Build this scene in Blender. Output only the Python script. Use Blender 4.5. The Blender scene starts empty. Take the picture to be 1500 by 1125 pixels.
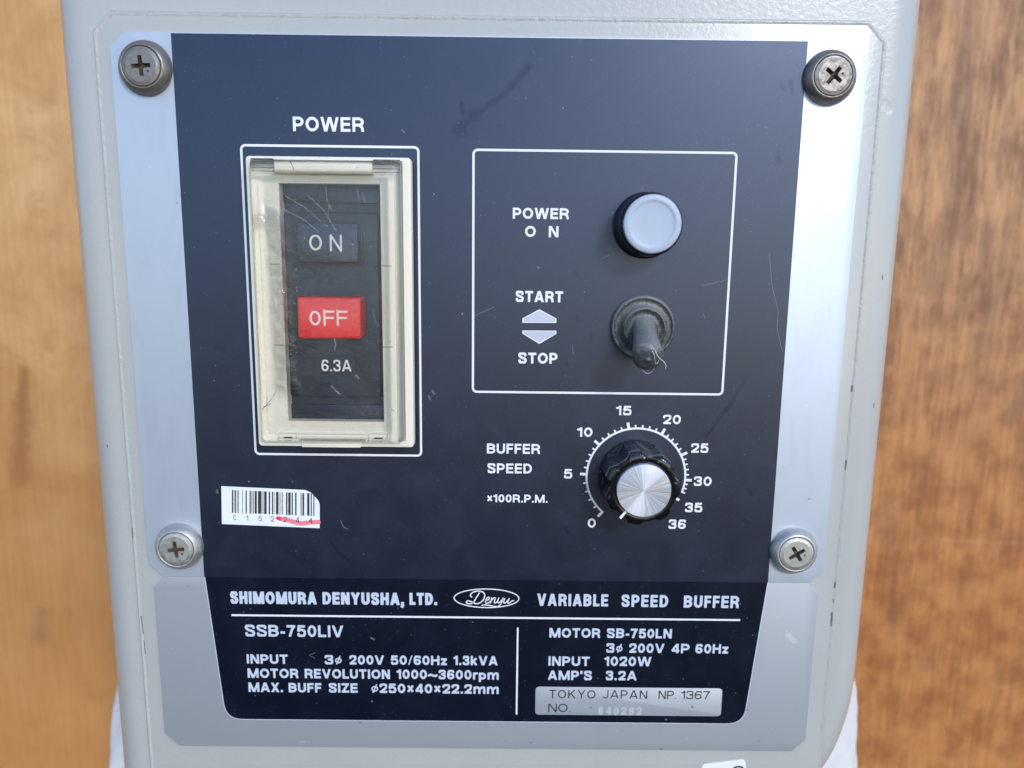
import bpy, math, random
import numpy as np
from mathutils import Vector, Matrix
from mathutils.geometry import tessellate_polygon
random.seed(7)
S = bpy.context.scene
C = S.collection
MM = 0.001
rad = math.radians

# ------------------------------------------------------------------ camera
# The control plate is the plane y = 0, facing -Y; z is up. The camera stands 190 mm in front of it.
F_PX, D_CAM = 1100.0, 190.0
def rotm(a):
    v = Vector(a); return Matrix.Rotation(v.length, 3, v.normalized())
RC = rotm((0.17065302, -0.00322462, 0.01134069))
def at(px, py, h=0.0):
    """point (x, z) in mm on the plane h mm in front of the control plate"""
    d = RC.transposed() @ Vector((px - 750.0, py - 562.5, F_PX))
    k = (D_CAM - h) / d.z
    return (d.x * k, -d.y * k)
def cam_axis(i, s):
    r = RC[i]; return Vector((r[0], r[2], -r[1])) * s
ax, ay, az = cam_axis(0, 1), cam_axis(1, -1), cam_axis(2, -1)
cam_d = bpy.data.cameras.new('camera'); cam = bpy.data.objects.new('camera', cam_d); C.objects.link(cam)
M4 = Matrix((ax, ay, az)).transposed().to_4x4(); M4.translation = Vector((0, -D_CAM * MM, 0))
cam.matrix_world = M4
cam_d.sensor_width = 36.0; cam_d.lens = F_PX / 1500.0 * 36.0
cam_d.clip_start = 0.005; cam_d.clip_end = 50.0
cam_d.dof.use_dof = True; cam_d.dof.focus_distance = 0.188; cam_d.dof.aperture_fstop = 13.5
S.camera = cam

# ------------------------------------------------------------------ light
SUN_EL, SUN_AZ = rad(27), rad(27)      # azimuth: to the right of straight out of the plate
w = bpy.data.worlds.new('World'); S.world = w; w.use_nodes = True
wn = w.node_tree; bg = wn.nodes['Background']
sky = wn.nodes.new('ShaderNodeTexSky'); sky.sky_type = 'NISHITA'; sky.sun_disc = False
sky.sun_elevation = SUN_EL; sky.sun_rotation = math.pi - SUN_AZ
sky.air_density = 0.9; sky.dust_density = 0.4; sky.ozone_density = 4.0
wn.links.new(sky.outputs[0], bg.inputs[0]); bg.inputs[1].default_value = 0.15
sun_d = bpy.data.lights.new('sun', 'SUN'); sun = bpy.data.objects.new('sun', sun_d); C.objects.link(sun)
sun_d.energy = 1.0; sun_d.angle = rad(10); sun_d.color = (1.0, 0.985, 0.96)
sdir = Vector((math.sin(SUN_AZ) * math.cos(SUN_EL), -math.cos(SUN_AZ) * math.cos(SUN_EL), math.sin(SUN_EL)))
sun.rotation_euler = (-sdir).to_track_quat('-Z', 'Y').to_euler()
S.view_settings.view_transform = 'Standard'; S.view_settings.look = 'None'
S.view_settings.exposure = 0.78; S.view_settings.gamma = 1.0
S.render.engine = 'CYCLES'; S.cycles.use_denoising = True
S.cycles.transparent_max_bounces = 16

# ------------------------------------------------------------------ mesh builder (mm; x right, z up, h towards the viewer)
class MB:
    def __init__(s): s.v = []; s.f = []; s.m = []
    def P(s, x, z, h): s.v.append((x, -h, z)); return len(s.v) - 1
    def face(s, idx, mi=0): s.f.append(tuple(idx)); s.m.append(mi)
    def loft(s, loops, cap0=False, cap1=True, mi=0, closed=True):
        """loops: lists of (x, z, h), same count; first loop is lowest"""
        ids = [[s.P(*p) for p in L] for L in loops]
        n = len(ids[0])
        for a, b in zip(ids, ids[1:]):
            for i in range(n if closed else n - 1):
                j = (i + 1) % n
                s.face((a[i], a[j], b[j], b[i]), mi)
        if cap1: s.face(ids[-1], mi)
        if cap0: s.face(ids[0][::-1], mi)
        return ids
    def tess(s, outer, holes, h, mi=0):
        loops = [outer] + holes
        flat = [p for L in loops for p in L]
        ids = [s.P(p[0], p[1], h) for p in flat]
        tris = tessellate_polygon([[Vector((p[0], p[1], 0)) for p in L] for L in loops])
        for t in tris:
            a, b, c = (flat[i] for i in t)
            area = (b[0]-a[0])*(c[1]-a[1]) - (b[1]-a[1])*(c[0]-a[0])
            s.face([ids[i] for i in (t if area > 0 else t[::-1])], mi)
    def build(s, name, mat, parent=None, origin=None, smooth=None, label=None):
        me = bpy.data.meshes.new(name)
        o0 = Vector(origin) if origin else Vector((0, 0, 0))
        me.from_pydata([((Vector(p) - o0) * MM) for p in s.v], [], s.f)
        for m in (mat if isinstance(mat, (list, tuple)) else [mat]): me.materials.append(m)
        me.polygons.foreach_set('material_index', s.m)
        me.update()
        if smooth is not None:
            me.polygons.foreach_set('use_smooth', [True] * len(me.polygons))
            me.set_sharp_from_angle(angle=rad(smooth))
        o = bpy.data.objects.new(name, me); C.objects.link(o)
        o.location = o0 * MM
        if parent is not None:
            o.parent = parent
            pw = Vector(parent.location)
            q = parent.parent
            while q is not None: pw += q.location; q = q.parent
            o.location = o0 * MM - pw
        if label: o['label'] = label
        return o

def rr(x0, x1, z0, z1, r, n=6, ins=0.0):
    """rounded rectangle, counter-clockwise; r = radius or [tl,tr,br,bl]"""
    if not isinstance(r, (list, tuple)): r = [r] * 4
    x0 += ins; x1 -= ins; z0 += ins; z1 -= ins
    tl, tr, br, bl = [max(0.02, q - ins) for q in r]
    out = []
    for cx, cz, q, a0 in ((x1-tr, z1-tr, tr, 0), (x0+tl, z1-tl, tl, 90), (x0+bl, z0+bl, bl, 180), (x1-br, z0+br, br, 270)):
        for i in range(n + 1):
            a = rad(a0 + 90 * i / n); out.append((cx + q*math.cos(a), cz + q*math.sin(a)))
    return out
def inset(poly, d):
    n = len(poly); out = []
    for i in range(n):
        p0, p, p1 = Vector(poly[i-1]), Vector(poly[i]), Vector(poly[(i+1) % n])
        e0 = (p - p0).normalized(); e1 = (p1 - p).normalized()
        n0 = Vector((-e0.y, e0.x)); n1 = Vector((-e1.y, e1.x))
        m = (n0 + n1); m = m / max(0.3, m.dot(n0))
        out.append(tuple(p + m * d))
    return out
def H(poly, h): return [(x, z, h) for x, z in poly]
def slab(mb, outline, h0, h1, b=0.0, seg=3, mi=0):
    """outline(ins)->poly; a slab with a rounded top edge"""
    L = [H(outline(0), h0), H(outline(0), h1 - b)]
    for i in range(1, seg + 1):
        a = rad(90 * i / seg)
        if b > 0: L.append(H(outline(b * (1 - math.cos(a))), h1 - b + b * math.sin(a)))
    mb.loft(L, mi=mi)
def chamf(x0, x1, z0, z1, c, n=2):
    """rectangle with 45 degree corners (tl,tr,br,bl)"""
    tl, tr, br, bl = c
    return [(x1, z1-tr), (x1-tr, z1), (x0+tl, z1), (x0, z1-tl), (x0, z0+bl), (x0+bl, z0), (x1-br, z0), (x1, z0+br)]
def basis(axis):
    a = Vector(axis).normalized()
    u = Vector((1, 0, 0)) - a * a.x; u.normalize(); v = a.cross(u)
    return u, v, a
def lathe(mb, prof, c, n=64, axis=(0, 0, 1), cap1=True, mi=0, fr=None):
    """prof: [(r,h)], c=(x,z,h) base; axis given in (x,z,h)"""
    u, v, a = basis(axis)
    L = []
    for r, h in prof:
        loop = []
        for i in range(n):
            t = 2 * math.pi * i / n
            rr_ = r if fr is None else fr(r, h, t)
            p = Vector(c) + a * h + (u * math.cos(t) + v * math.sin(t)) * rr_
            loop.append((p.x, p.y, p.z))
        L.append(loop)
    if prof[-1][0] < 1e-6: cap1 = False
    return mb.loft(L, cap1=cap1, mi=mi)
def tube(mb, pts, r, n=6, mi=0):
    pts = [Vector(p) for p in pts]; L = []
    for i, p in enumerate(pts):
        t = (pts[min(i+1, len(pts)-1)] - pts[max(i-1, 0)]).normalized()
        u = t.cross(Vector((0.3, 0.2, 0.9))).normalized(); v = t.cross(u)
        L.append([tuple(p + (u*math.cos(2*math.pi*k/n) + v*math.sin(2*math.pi*k/n)) * r) for k in range(n)])
    mb.loft(L, cap0=True, mi=mi)
def ribbon(mb, pts, wd, h, base=None, closed=False, round_=False, mi=0, ymin=None, ymax=None):
    """flat stroke of width wd along pts, top at h; with walls down to base"""
    P = [Vector(p) for p in pts]
    Q = [P[0]]
    for p in P[1:]:
        if (p - Q[-1]).length > 1e-4: Q.append(p)
    if closed and (Q[0] - Q[-1]).length < 1e-3: Q.pop()
    P = Q; n = len(P); hw = wd / 2
    L, R = [], []
    for i in range(n):
        a = P[i-1] if (i > 0 or closed) else None
        b = P[(i+1) % n] if (i < n-1 or closed) else None
        e0 = (P[i]-a).normalized() if a is not None else None
        e1 = (b-P[i]).normalized() if b is not None else None
        if e0 is None: e0 = e1
        if e1 is None: e1 = e0
        n0 = Vector((-e0.y, e0.x)); n1 = Vector((-e1.y, e1.x)); m = n0 + n1
        if m.length < 1e-4: m = n0
        m.normalize(); k = 1.0 / max(0.45, m.dot(n0))
        L.append(P[i] + m*hw*k); R.append(P[i] - m*hw*k)
    def cl(p):
        y = p.y
        if ymin is not None: y = min(max(y, ymin), ymax)
        return (p.x, y)
    if closed:
        il = [mb.P(*cl(p), h) for p in L]; ir = [mb.P(*cl(p), h) for p in R]
        for i in range(n):
            j = (i+1) % n; mb.face((ir[i], ir[j], il[j], il[i]), mi)
        if base is not None:
            for ids, pts_, fl in ((il, L, 1), (ir, R, 0)):
                lo = [mb.P(*cl(p), base) for p in pts_]
                for i in range(n):
                    j = (i+1) % n
                    q = (ids[i], ids[j], lo[j], lo[i]); mb.face(q if fl else q[::-1], mi)
        return
    cap = []
    if round_:
        def arc(c, d0):
            a0 = math.atan2(d0.y, d0.x)
            return [Vector((c.x + hw*math.cos(a0 + math.pi*k/6), c.y + hw*math.sin(a0 + math.pi*k/6))) for k in range(1, 6)]
        capB = arc(P[-1], R[-1]-P[-1]); capA = arc(P[0], L[0]-P[0])
    else: capA = capB = []
    il = [mb.P(*cl(p), h) for p in L]; ir = [mb.P(*cl(p), h) for p in R]
    for i in range(n-1): mb.face((ir[i], ir[i+1], il[i+1], il[i]), mi)
    cb = [mb.P(*cl(p), h) for p in capB]; ca = [mb.P(*cl(p), h) for p in capA]
    if round_:
        mb.face([ir[-1]] + cb + [il[-1]], mi); mb.face([il[0]] + ca + [ir[0]], mi)
    if base is not None:
        loop = R + capB + L[::-1] + capA; ids = ir + cb + il[::-1] + ca
        lo = [mb.P(*cl(p), base) for p in loop]; m_ = len(loop)
        for i in range(m_):
            j = (i+1) % m_; mb.face((ids[j], ids[i], lo[i], lo[j]), mi)
def cat(pts, k=6, closed=False):
    P = [Vector(p) for p in pts]; n = len(P); out = []
    for i in range(n if closed else n-1):
        p0 = P[i-1] if (i > 0 or closed) else P[0]*2-P[1]
        p1, p2 = P[i], P[(i+1) % n]
        p3 = P[(i+2) % n] if (i+2 < n or closed) else P[-1]*2-P[-2]
        for j in range(k):
            t = j/k
            out.append(0.5*((2*p1)+(p2-p0)*t+(2*p0-5*p1+4*p2-p3)*t*t+(3*p1-p0-3*p2+p3)*t**3))
    if not closed: out.append(P[-1])
    return [tuple(p) for p in out]

# ------------------------------------------------------------------ stroke lettering in the sign-writer's grotesque of the plate
def el(cx, cy, rx, ry, a0, a1, n=None):
    n = n or max(4, int(abs(a1-a0)/15))
    return [(cx+rx*math.cos(rad(a0+(a1-a0)*i/n)), cy+ry*math.sin(rad(a0+(a1-a0)*i/n))) for i in range(n+1)]
WID = dict(A=.86,B=.76,C=.82,D=.78,E=.66,F=.61,G=.85,H=.76,I=.0,J=.6,K=.8,L=.6,M=1.04,N=.78,O=.88,P=.72,R=.78,S=.74,T=.72,U=.76,V=.84,W=1.2,X=.8,Y=.82,Z=.7)
WID.update({c: .65 for c in '02345679'}); WID.update({'8': .65, '1': .36, 'r': .40, 'p': .66, 'm': 1.02, 'k': .64, 'z': .54, '.': 0, ',': 0, "'": 0, '-': .34, '/': .36, 'x': .62, '~': .8, 'f': .52, ' ': .3})
def glyph(c, W, a, h):
    """strokes of glyph c: W = width, a / h = half stroke in x / y"""
    r = W - a
    q = min(.26, (W-2*a)*.55)
    def sm(*p): return cat(p, 5)
    if c == 'A': return [[(a*.9,-.02),(W/2,1.05)],[(W-a*.9,-.02),(W/2,1.05)],[(W*.2,.29),(W*.8,.29)]]
    if c == 'B': return [[(a,0),(a,1)],[(a,1-h)]+el(r-q*1.08,(1.52-h)/2,q,(.48-h)/2,90,-90)+[(a,.52)],[(a,.52)]+el(r-q,(.52+h)/2,q,(.52-h)/2,90,-90)+[(a,h)]]
    if c == 'C': return [el(W/2,.5,W/2-a,.5-h,38,322,22)]
    if c == 'G': return [el(W/2,.5,W/2-a,.5-h,38,322,22),[(W*.55,.44),(W-a*.9,.44),(W-a*.9,0)]]
    if c == 'D': return [[(a,0),(a,1)],[(a,1-h),(W*.45,1-h)]+el(W*.45,.5,W*.55-a,.5-h,90,-90,12)+[(a,h)]]
    if c == 'E': return [[(a,0),(a,1)],[(a,1-h),(W,1-h)],[(a,.51),(W*.95,.51)],[(a,h),(W,h)]]
    if c == 'F': return [[(a,0),(a,1)],[(a,1-h),(W,1-h)],[(a,.5),(W*.93,.5)]]
    if c == 'H': return [[(a,0),(a,1)],[(r,0),(r,1)],[(a,.51),(r,.51)]]
    if c == 'I': return [[(a,0),(a,1)]]
    if c == 'J': return [[(r,1),(r,.3)]+el(W/2,.3,W/2-a,.3-h,0,-170)]
    if c == 'K': return [[(a,0),(a,1)],[(a,.38),(W-a*.9,1.04)],[(W*.38,.6),(W-a*.8,-.03)]]
    if c == 'k': return [[(a,0),(a,1)],[(a,.26),(W-a,.76)],[(W*.38,.46),(W-a*.8,-.03)]]
    if c == 'L': return [[(a,0),(a,1)],[(a,h),(W,h)]]
    if c == 'M': return [[(a,0),(a,1)],[(r,0),(r,1)],[(a*1.15,1.03),(W/2,-.02)],[(W-a*1.15,1.03),(W/2,-.02)]]
    if c == 'N': return [[(a,0),(a,1)],[(r,0),(r,1)],[(a*1.1,1.02),(W-a*1.1,-.02)]]
    if c == 'O': return [el(W/2,.5,W/2-a,.5-h,0,360,28)]
    if c == '0': return [el(W/2,.5,W/2-a,.5-h,0,360,24)]
    if c == 'P': return [[(a,0),(a,1)],[(a,1-h)]+el(r-q,(1.43-h)/2,q,(.57-h)/2,90,-90)+[(a,.43)]]
    if c == 'R': return [[(a,0),(a,1)],[(a,1-h)]+el(r-q*1.05,(1.47-h)/2,q,(.53-h)/2,90,-90)+[(a,.47)],sm((W*.55,.46),(r-.1,.38),(r-.03,.22),(r,-.01))]
    if c == 'S': return [sm((W-a*1.05,.70),(W-a*1.6,.88),(W/2,1-h),(a*1.5,.89),(a*1.05,.74),(W*.28,.59),(W*.6,.49),(W-a*1.2,.38),(W-a,.25),(W-a*1.7,.10),(W/2,h),(a*1.6,.12),(a,.31))]
    if c == 'T': return [[(W/2,0),(W/2,1-h)],[(0,1-h),(W,1-h)]]
    if c == 'U': return [[(a,1),(a,.34)]+el(W/2,.34,W/2-a,.34-h,180,360)+[(r,1)]]
    if c == 'V': return [[(a*.9,1.02),(W/2,-.05)],[(W-a*.9,1.02),(W/2,-.05)]]
    if c == 'W': return [[(a*.9,1.02),(W*.27,-.05)],[(W*.5,1.05),(W*.27,-.05)],[(W*.5,1.05),(W*.73,-.05)],[(W-a*.9,1.02),(W*.73,-.05)]]
    if c == 'X': return [[(a,-.02),(W-a,1.02)],[(a,1.02),(W-a,-.02)]]
    if c == 'x': return [[(a,.16),(W-a,.80)],[(a,.80),(W-a,.16)]]
    if c == 'Y': return [[(a*.9,1.02),(W/2,.42)],[(W-a*.9,1.02),(W/2,.42)],[(W/2,.46),(W/2,0)]]
    if c == 'Z': return [[(0,1-h),(W,1-h)],[(0,h),(W,h)],[(W-a*1.3,1-h),(a*1.3,h)]]
    if c == 'z': return [[(0,.74-h),(W,.74-h)],[(0,h),(W,h)],[(W-a*1.3,.74-h),(a*1.3,h)]]
    if c == '1': return [[(W-a,0),(W-a,1)],sm((0,.76),(W*.45,.79),(W-a*1.1,.98))]
    if c == '2': return [sm((a,.66),(a*1.2,.84),(W/2,1-h),(W-a*1.3,.86),(W-a,.70),(W*.80,.52),(W*.45,.30),(a*1.15,h)),[(a*.2,h),(W,h)]]
    if c == '3': return [sm((a,.72),(a*1.4,.88),(W/2,1-h),(W-a*1.6,.88),(W-a*1.1,.73),(W-a*1.8,.58),(W*.42,.53)),sm((W*.42,.53),(W-a*1.5,.46),(W-a,.29),(W-a*1.5,.12),(W/2,h),(a*1.4,.12),(a*.9,.29))]
    if c == '4': return [[(W*.74,0),(W*.74,1)],[(W*.74,1),(a*.5,.26)],[(a*.3,.26),(W,.26)]]
    if c == '5': return [[(W*.93,1-h),(W*.22,1-h),(W*.13,.48)],sm((W*.13,.48),(W*.45,.62),(W-a*1.4,.52),(W-a,.32),(W-a*1.5,.13),(W/2,h),(a*1.4,.12),(a,.27))]
    if c == '6': return [el(W/2,.32,W/2-a,.32-h,0,360,20),sm((a,.34),(a*1.05,.62),(W*.3,.90),(W*.58,1-h),(W-a*1.4,.88),(W-a*1.05,.76))]
    if c == '9': return [el(W/2,.68,W/2-a,.32-h,0,360,20),sm((W-a,.66),(W-a*1.05,.38),(W*.7,.10),(W*.42,h),(a*1.4,.12),(a*1.05,.24))]
    if c == '7': return [[(0,1-h),(W,1-h)],sm((W-a*1.1,1-h),(W*.58,.55),(W*.34,0))]
    if c == '8': return [el(W/2,(1.54-h)/2,W/2-a*1.2,(.46-h)/2,0,360,18),el(W/2,(.54+h)/2,W/2-a,(.54-h)/2,0,360,18)]
    if c == 'r': return [[(a,0),(a,.74)],sm((a,.48),(W*.5,.64),(W,.66))]
    if c == 'p': return [[(a,-.26),(a,.74)],el(W/2,.37,W/2-a,.37-h,0,360,18)]
    if c == 'm': return [[(a,0),(a,.74)],sm((a,.46),(W*.22,.66),(W*.38,.66),(W*.5,.48))+[(W*.5,0)],sm((W*.5,.46),(W*.70,.66),(W*.87,.66),(r,.48))+[(r,0)]]
    if c == '.': return [[(a,0),(a,2.1*h)]]
    if c == ',': return [[(a,0),(a,2.1*h)],[(a*1.3,.02),(a*.3,-.2)]]
    if c == "'": return [[(a,1),(a,.66)]]
    if c == '-': return [[(0,.36),(W,.36)]]
    if c == '/': return [[(.02,-.03),(W-.02,1.03)]]
    if c == '~': return [sm((0,.36),(W*.25,.47),(W*.5,.40),(W*.75,.33),(W,.44))]
    if c == 'f': return [el(W/2,.42,W*.40,.24,0,360,18),[(W*.22,-.02),(W*.78,.92)]]
    return []
def ink(mb, strokes, wd, x0, x1, y0, y1, h, base=None, clip=True, n=26, round_=False, soft=0.0):
    """one glyph as a filled outline: the union of its strokes, traced on a fine grid. strokes: [(pts, width)]"""
    hgt = y1 - y0; cell = hgt / n; pad = wd*.6 + cell*2
    ylo, yhi = (y0 - (cell*1.5 if clip else hgt*.34)), y1 + cell*1.5
    gx = np.arange(x0 - pad, x1 + pad + cell, cell); gy = np.arange(ylo, yhi + cell, cell)
    X, Y = np.meshgrid(gx, gy)
    D = np.full(X.shape, 1e9)
    for pts, w_ in strokes:
        hw = w_/2; m = len(pts)
        closed = m > 3 and math.dist(pts[0], pts[-1]) < 1e-4
        for i in range(m-1):
            (ax_, ay_), (bx, by) = pts[i], pts[i+1]
            L = math.hypot(bx-ax_, by-ay_)
            if L < 1e-9: continue
            ux, uy = (bx-ax_)/L, (by-ay_)/L
            s_ = (X-(ax_+bx)/2)*ux + (Y-(ay_+by)/2)*uy; t_ = -(X-ax_)*uy + (Y-ay_)*ux
            dx = np.abs(s_)-L/2; dy = np.abs(t_)-hw
            D = np.minimum(D, np.hypot(np.maximum(dx, 0), np.maximum(dy, 0)) + np.minimum(np.maximum(dx, dy), 0))
        for i in range(m):
            if round_ or closed or 0 < i < m-1:
                # square-ish joint at a sharp corner, round one in a curve
                D = np.minimum(D, np.hypot(X-pts[i][0], Y-pts[i][1]) - hw)
                if 0 < i < m-1 and not round_:
                    a = Vector(pts[i])-Vector(pts[i-1]); b = Vector(pts[i+1])-Vector(pts[i])
                    if a.length > 1e-6 and b.length > 1e-6 and abs(a.normalized().dot(b.normalized())) < .35:
                        D = np.minimum(D, np.maximum(np.abs(X-pts[i][0]), np.abs(Y-pts[i][1])) - hw)
    if clip: D = np.maximum(D, np.maximum(y0-Y, Y-y1))
    D = np.where(np.abs(D) < 1e-7, 1e-7, D)
    vid = {}
    def vert(key, x, y):
        if key not in vid: vid[key] = mb.P(x, y, h)
        return vid[key]
    low = {}
    def lower(v):
        if v not in low:
            p = mb.v[v]; low[v] = mb.P(p[0], p[2], base)
        return low[v]
    ny, nx = D.shape; I = D < 0
    for j in range(ny-1):
        if not (I[j].any() or I[j+1].any()): continue
        for i in range(nx-1):
            cs_ = ((i, j), (i+1, j), (i+1, j+1), (i, j+1)); ins_ = [bool(I[b, a]) for a, b in cs_]
            if not any(ins_): continue
            poly_, edge = [], []
            for k in range(4):
                (a, b), (c, d) = cs_[k], cs_[(k+1) % 4]
                if ins_[k]: poly_.append(vert((a, b), gx[a], gy[b])); edge.append(0)
                if ins_[k] != ins_[(k+1) % 4]:
                    t = D[b, a]/(D[b, a]-D[d, c]); key = ('e', min(a, c), min(b, d), a == c)
                    poly_.append(vert(key, gx[a]+(gx[c]-gx[a])*t, gy[b]+(gy[d]-gy[b])*t)); edge.append(1 if ins_[k] else 2)
            mb.face(poly_)
            if base is not None:
                m = len(poly_)
                for k in range(m):
                    if edge[k] == 1 and edge[(k+1) % m] == 2:
                        u, v = poly_[k], poly_[(k+1) % m]; mb.face((v, u, lower(u), lower(v)))
def text(s, xl, xr, yb, cap, mat, parent, wt=.19, h=0.12, base=None, round_=False, hp=0.0, name='lettering', gap=.13, label=None):
    """word set between pixels xl..xr of the photograph's measured print, baseline yb, cap height cap; on the plane hp"""
    x0, z0 = at(xl, yb, hp); x1, _ = at(xr, yb, hp)
    ch = at(0, yb, hp)[1]; xm = (xl+xr)/2
    ch = at(xm, yb-cap, hp)[1] - at(xm, yb, hp)[1]
    z0 = at(xm, yb, hp)[1]
    stroke = wt*ch; g = gap
    slim = {'I': 1, '.': 1, ',': 1, "'": 1}
    nslim = sum(1 for c in s if c in slim)
    wsum = sum(WID[c] for c in s) + g*(len(s)-1)
    total = (x1-x0)/ch
    sx = (total - nslim*wt) / wsum
    mb = MB(); x = 0.0; k = 0
    for c in s:
        Wc = wt/sx if c in slim else WID[c]
        thin = c in 'f/'
        wt_ = wt*.55 if thin else wt
        st_ = [([(x0 + (x+p[0])*sx*ch, z0 + p[1]*ch) for p in q_], wt_*ch) for q_ in glyph(c, Wc, wt_/2/sx, wt_/2)]
        xa = x0 + x*sx*ch; xb = xa + Wc*sx*ch
        if st_: ink(mb, st_, wt_*ch, xa, xb, z0, z0+ch, hp+h, base=None if base is None else hp+base, clip=c not in ',p' and not round_, round_=round_, n=26 if ch > 1.5 else 20)
        x += Wc + g
    return mb.build(name, mat, parent, label=label)

# ------------------------------------------------------------------ materials
def new_mat(name):
    m = bpy.data.materials.new(name); m.use_nodes = True
    nt = m.node_tree; b = nt.nodes['Principled BSDF']
    return m, nt, b
class N:
    """small helper round a node tree"""
    def __init__(s, nt): s.nt = nt
    def __call__(s, t, **kw):
        n = s.nt.nodes.new(t)
        for k, v in kw.items(): setattr(n, k, v)
        return n
    def link(s, a, b): s.nt.links.new(a, b)
    def setv(s, sock, v):
        if isinstance(v, bpy.types.NodeSocket): s.link(v, sock)
        else: sock.default_value = v
    def math(s, op, a, b=None, clamp=False):
        n = s('ShaderNodeMath', operation=op, use_clamp=clamp); s.setv(n.inputs[0], a)
        if b is not None: s.setv(n.inputs[1], b)
        return n.outputs[0]
    def vmath(s, op, a, b=None, scale=None):
        n = s('ShaderNodeVectorMath', operation=op); s.setv(n.inputs[0], a)
        if b is not None: s.setv(n.inputs[1], b)
        if scale is not None: s.setv(n.inputs['Scale'], scale)
        return n.outputs['Value'] if op in ('LENGTH', 'DOT_PRODUCT', 'DISTANCE') else n.outputs[0]
    def coord(s, sc=(1000, 1000, 1000)):
        g = s('ShaderNodeNewGeometry'); m = s('ShaderNodeVectorMath', operation='MULTIPLY')
        s.link(g.outputs['Position'], m.inputs[0]); m.inputs[1].default_value = sc
        return m.outputs[0]
    def noise(s, co, scale, detail=3.0, rough=.5, dist=0.0):
        n = s('ShaderNodeTexNoise'); s.link(co, n.inputs['Vector']); n.inputs['Scale'].default_value = scale
        n.inputs['Detail'].default_value = detail; n.inputs['Roughness'].default_value = rough; n.inputs['Distortion'].default_value = dist
        return n.outputs[0]
    def ramp(s, f, a, b, lo=0.0, hi=1.0):
        n = s('ShaderNodeMapRange'); n.interpolation_type = 'SMOOTHSTEP'
        s.setv(n.inputs[0], f); n.inputs[1].default_value = a; n.inputs[2].default_value = b
        n.inputs[3].default_value = lo; n.inputs[4].default_value = hi
        return n.outputs[0]
    def mix(s, f, a, b):
        n = s('ShaderNodeMix', data_type='RGBA'); s.setv(n.inputs['Factor'], f)
        s.setv(n.inputs['A'], a); s.setv(n.inputs['B'], b)
        return n.outputs['Result']
    def bump(s, hgt, strength, dist=0.001):
        n = s('ShaderNodeBump'); s.link(hgt, n.inputs['Height']); n.inputs['Strength'].default_value = strength
        n.inputs['Distance'].default_value = dist
        return n.outputs[0]
    def specks(s, co, scale, size, keep=.5):
        """sparse round dust specks"""
        v = s('ShaderNodeTexVoronoi'); s.link(co, v.inputs['Vector']); v.inputs['Scale'].default_value = scale
        sep = s('ShaderNodeSeparateColor'); s.link(v.outputs['Color'], sep.inputs[0])
        d = s.math('ADD', v.outputs['Distance'], s.math('MULTIPLY', s.noise(co, scale*6, 1), size*.8))
        rnd = s.math('MULTIPLY', sep.outputs[0], size*1.6)
        inside = s.math('LESS_THAN', d, rnd)
        return s.math('MULTIPLY', inside, s.math('GREATER_THAN', sep.outputs[1], keep))
    def marks(s, co, lst, soft=.6, wob=.6, nscale=.7, hp=0.0):
        """smears and stains: capsules (px,py,px,py,radius mm) on the plate, edges broken by noise"""
        flat = s.vmath('MULTIPLY', co, (1, 0, 1))
        nz = s.math('MULTIPLY', s.math('SUBTRACT', s.noise(co, nscale, 4, .6), .5), wob*2)
        tot = None
        for (xa, ya, xb, yb, r) in lst:
            a, b = at(xa, ya, hp), at(xb, yb, hp)
            A = Vector((a[0], 0, a[1])); Bv = Vector((b[0]-a[0], 0, b[1]-a[1])); L2 = max(Bv.length_squared, 1e-6)
            pa = s.vmath('SUBTRACT', flat, tuple(A))
            t = s.math('MULTIPLY', s.vmath('DOT_PRODUCT', pa, tuple(Bv)), 1/L2, clamp=True)
            q = s('ShaderNodeVectorMath', operation='SCALE'); q.inputs[0].default_value = tuple(Bv); s.link(t, q.inputs['Scale'])
            d = s.vmath('LENGTH', s.vmath('SUBTRACT', pa, q.outputs[0]))
            m = s.ramp(s.math('ADD', d, s.math('MULTIPLY', nz, r)), r*(1-soft), r, 1, 0)
            tot = m if tot is None else s.math('MAXIMUM', tot, m)
        return tot
def simple(name, col, rough=.5, metal=0, spec=.5, bump=None, var=.0, coat=0):
    m, nt, b = new_mat(name); n = N(nt); co = n.coord()
    if var:
        f = n.noise(co, .8, 4, .6)
        c = n.mix(f, (*[x*(1-var) for x in col], 1), (*[min(1, x*(1+var)) for x in col], 1))
        n.link(c, b.inputs['Base Color'])
    else: b.inputs['Base Color'].default_value = (*col, 1)
    b.inputs['Roughness'].default_value = rough; b.inputs['Metallic'].default_value = metal
    b.inputs['Specular IOR Level'].default_value = spec; b.inputs['Coat Weight'].default_value = coat
    if bump: n.link(n.bump(n.noise(co, bump[0], 3), bump[1], .0004), b.inputs['Normal'])
    return m

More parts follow.
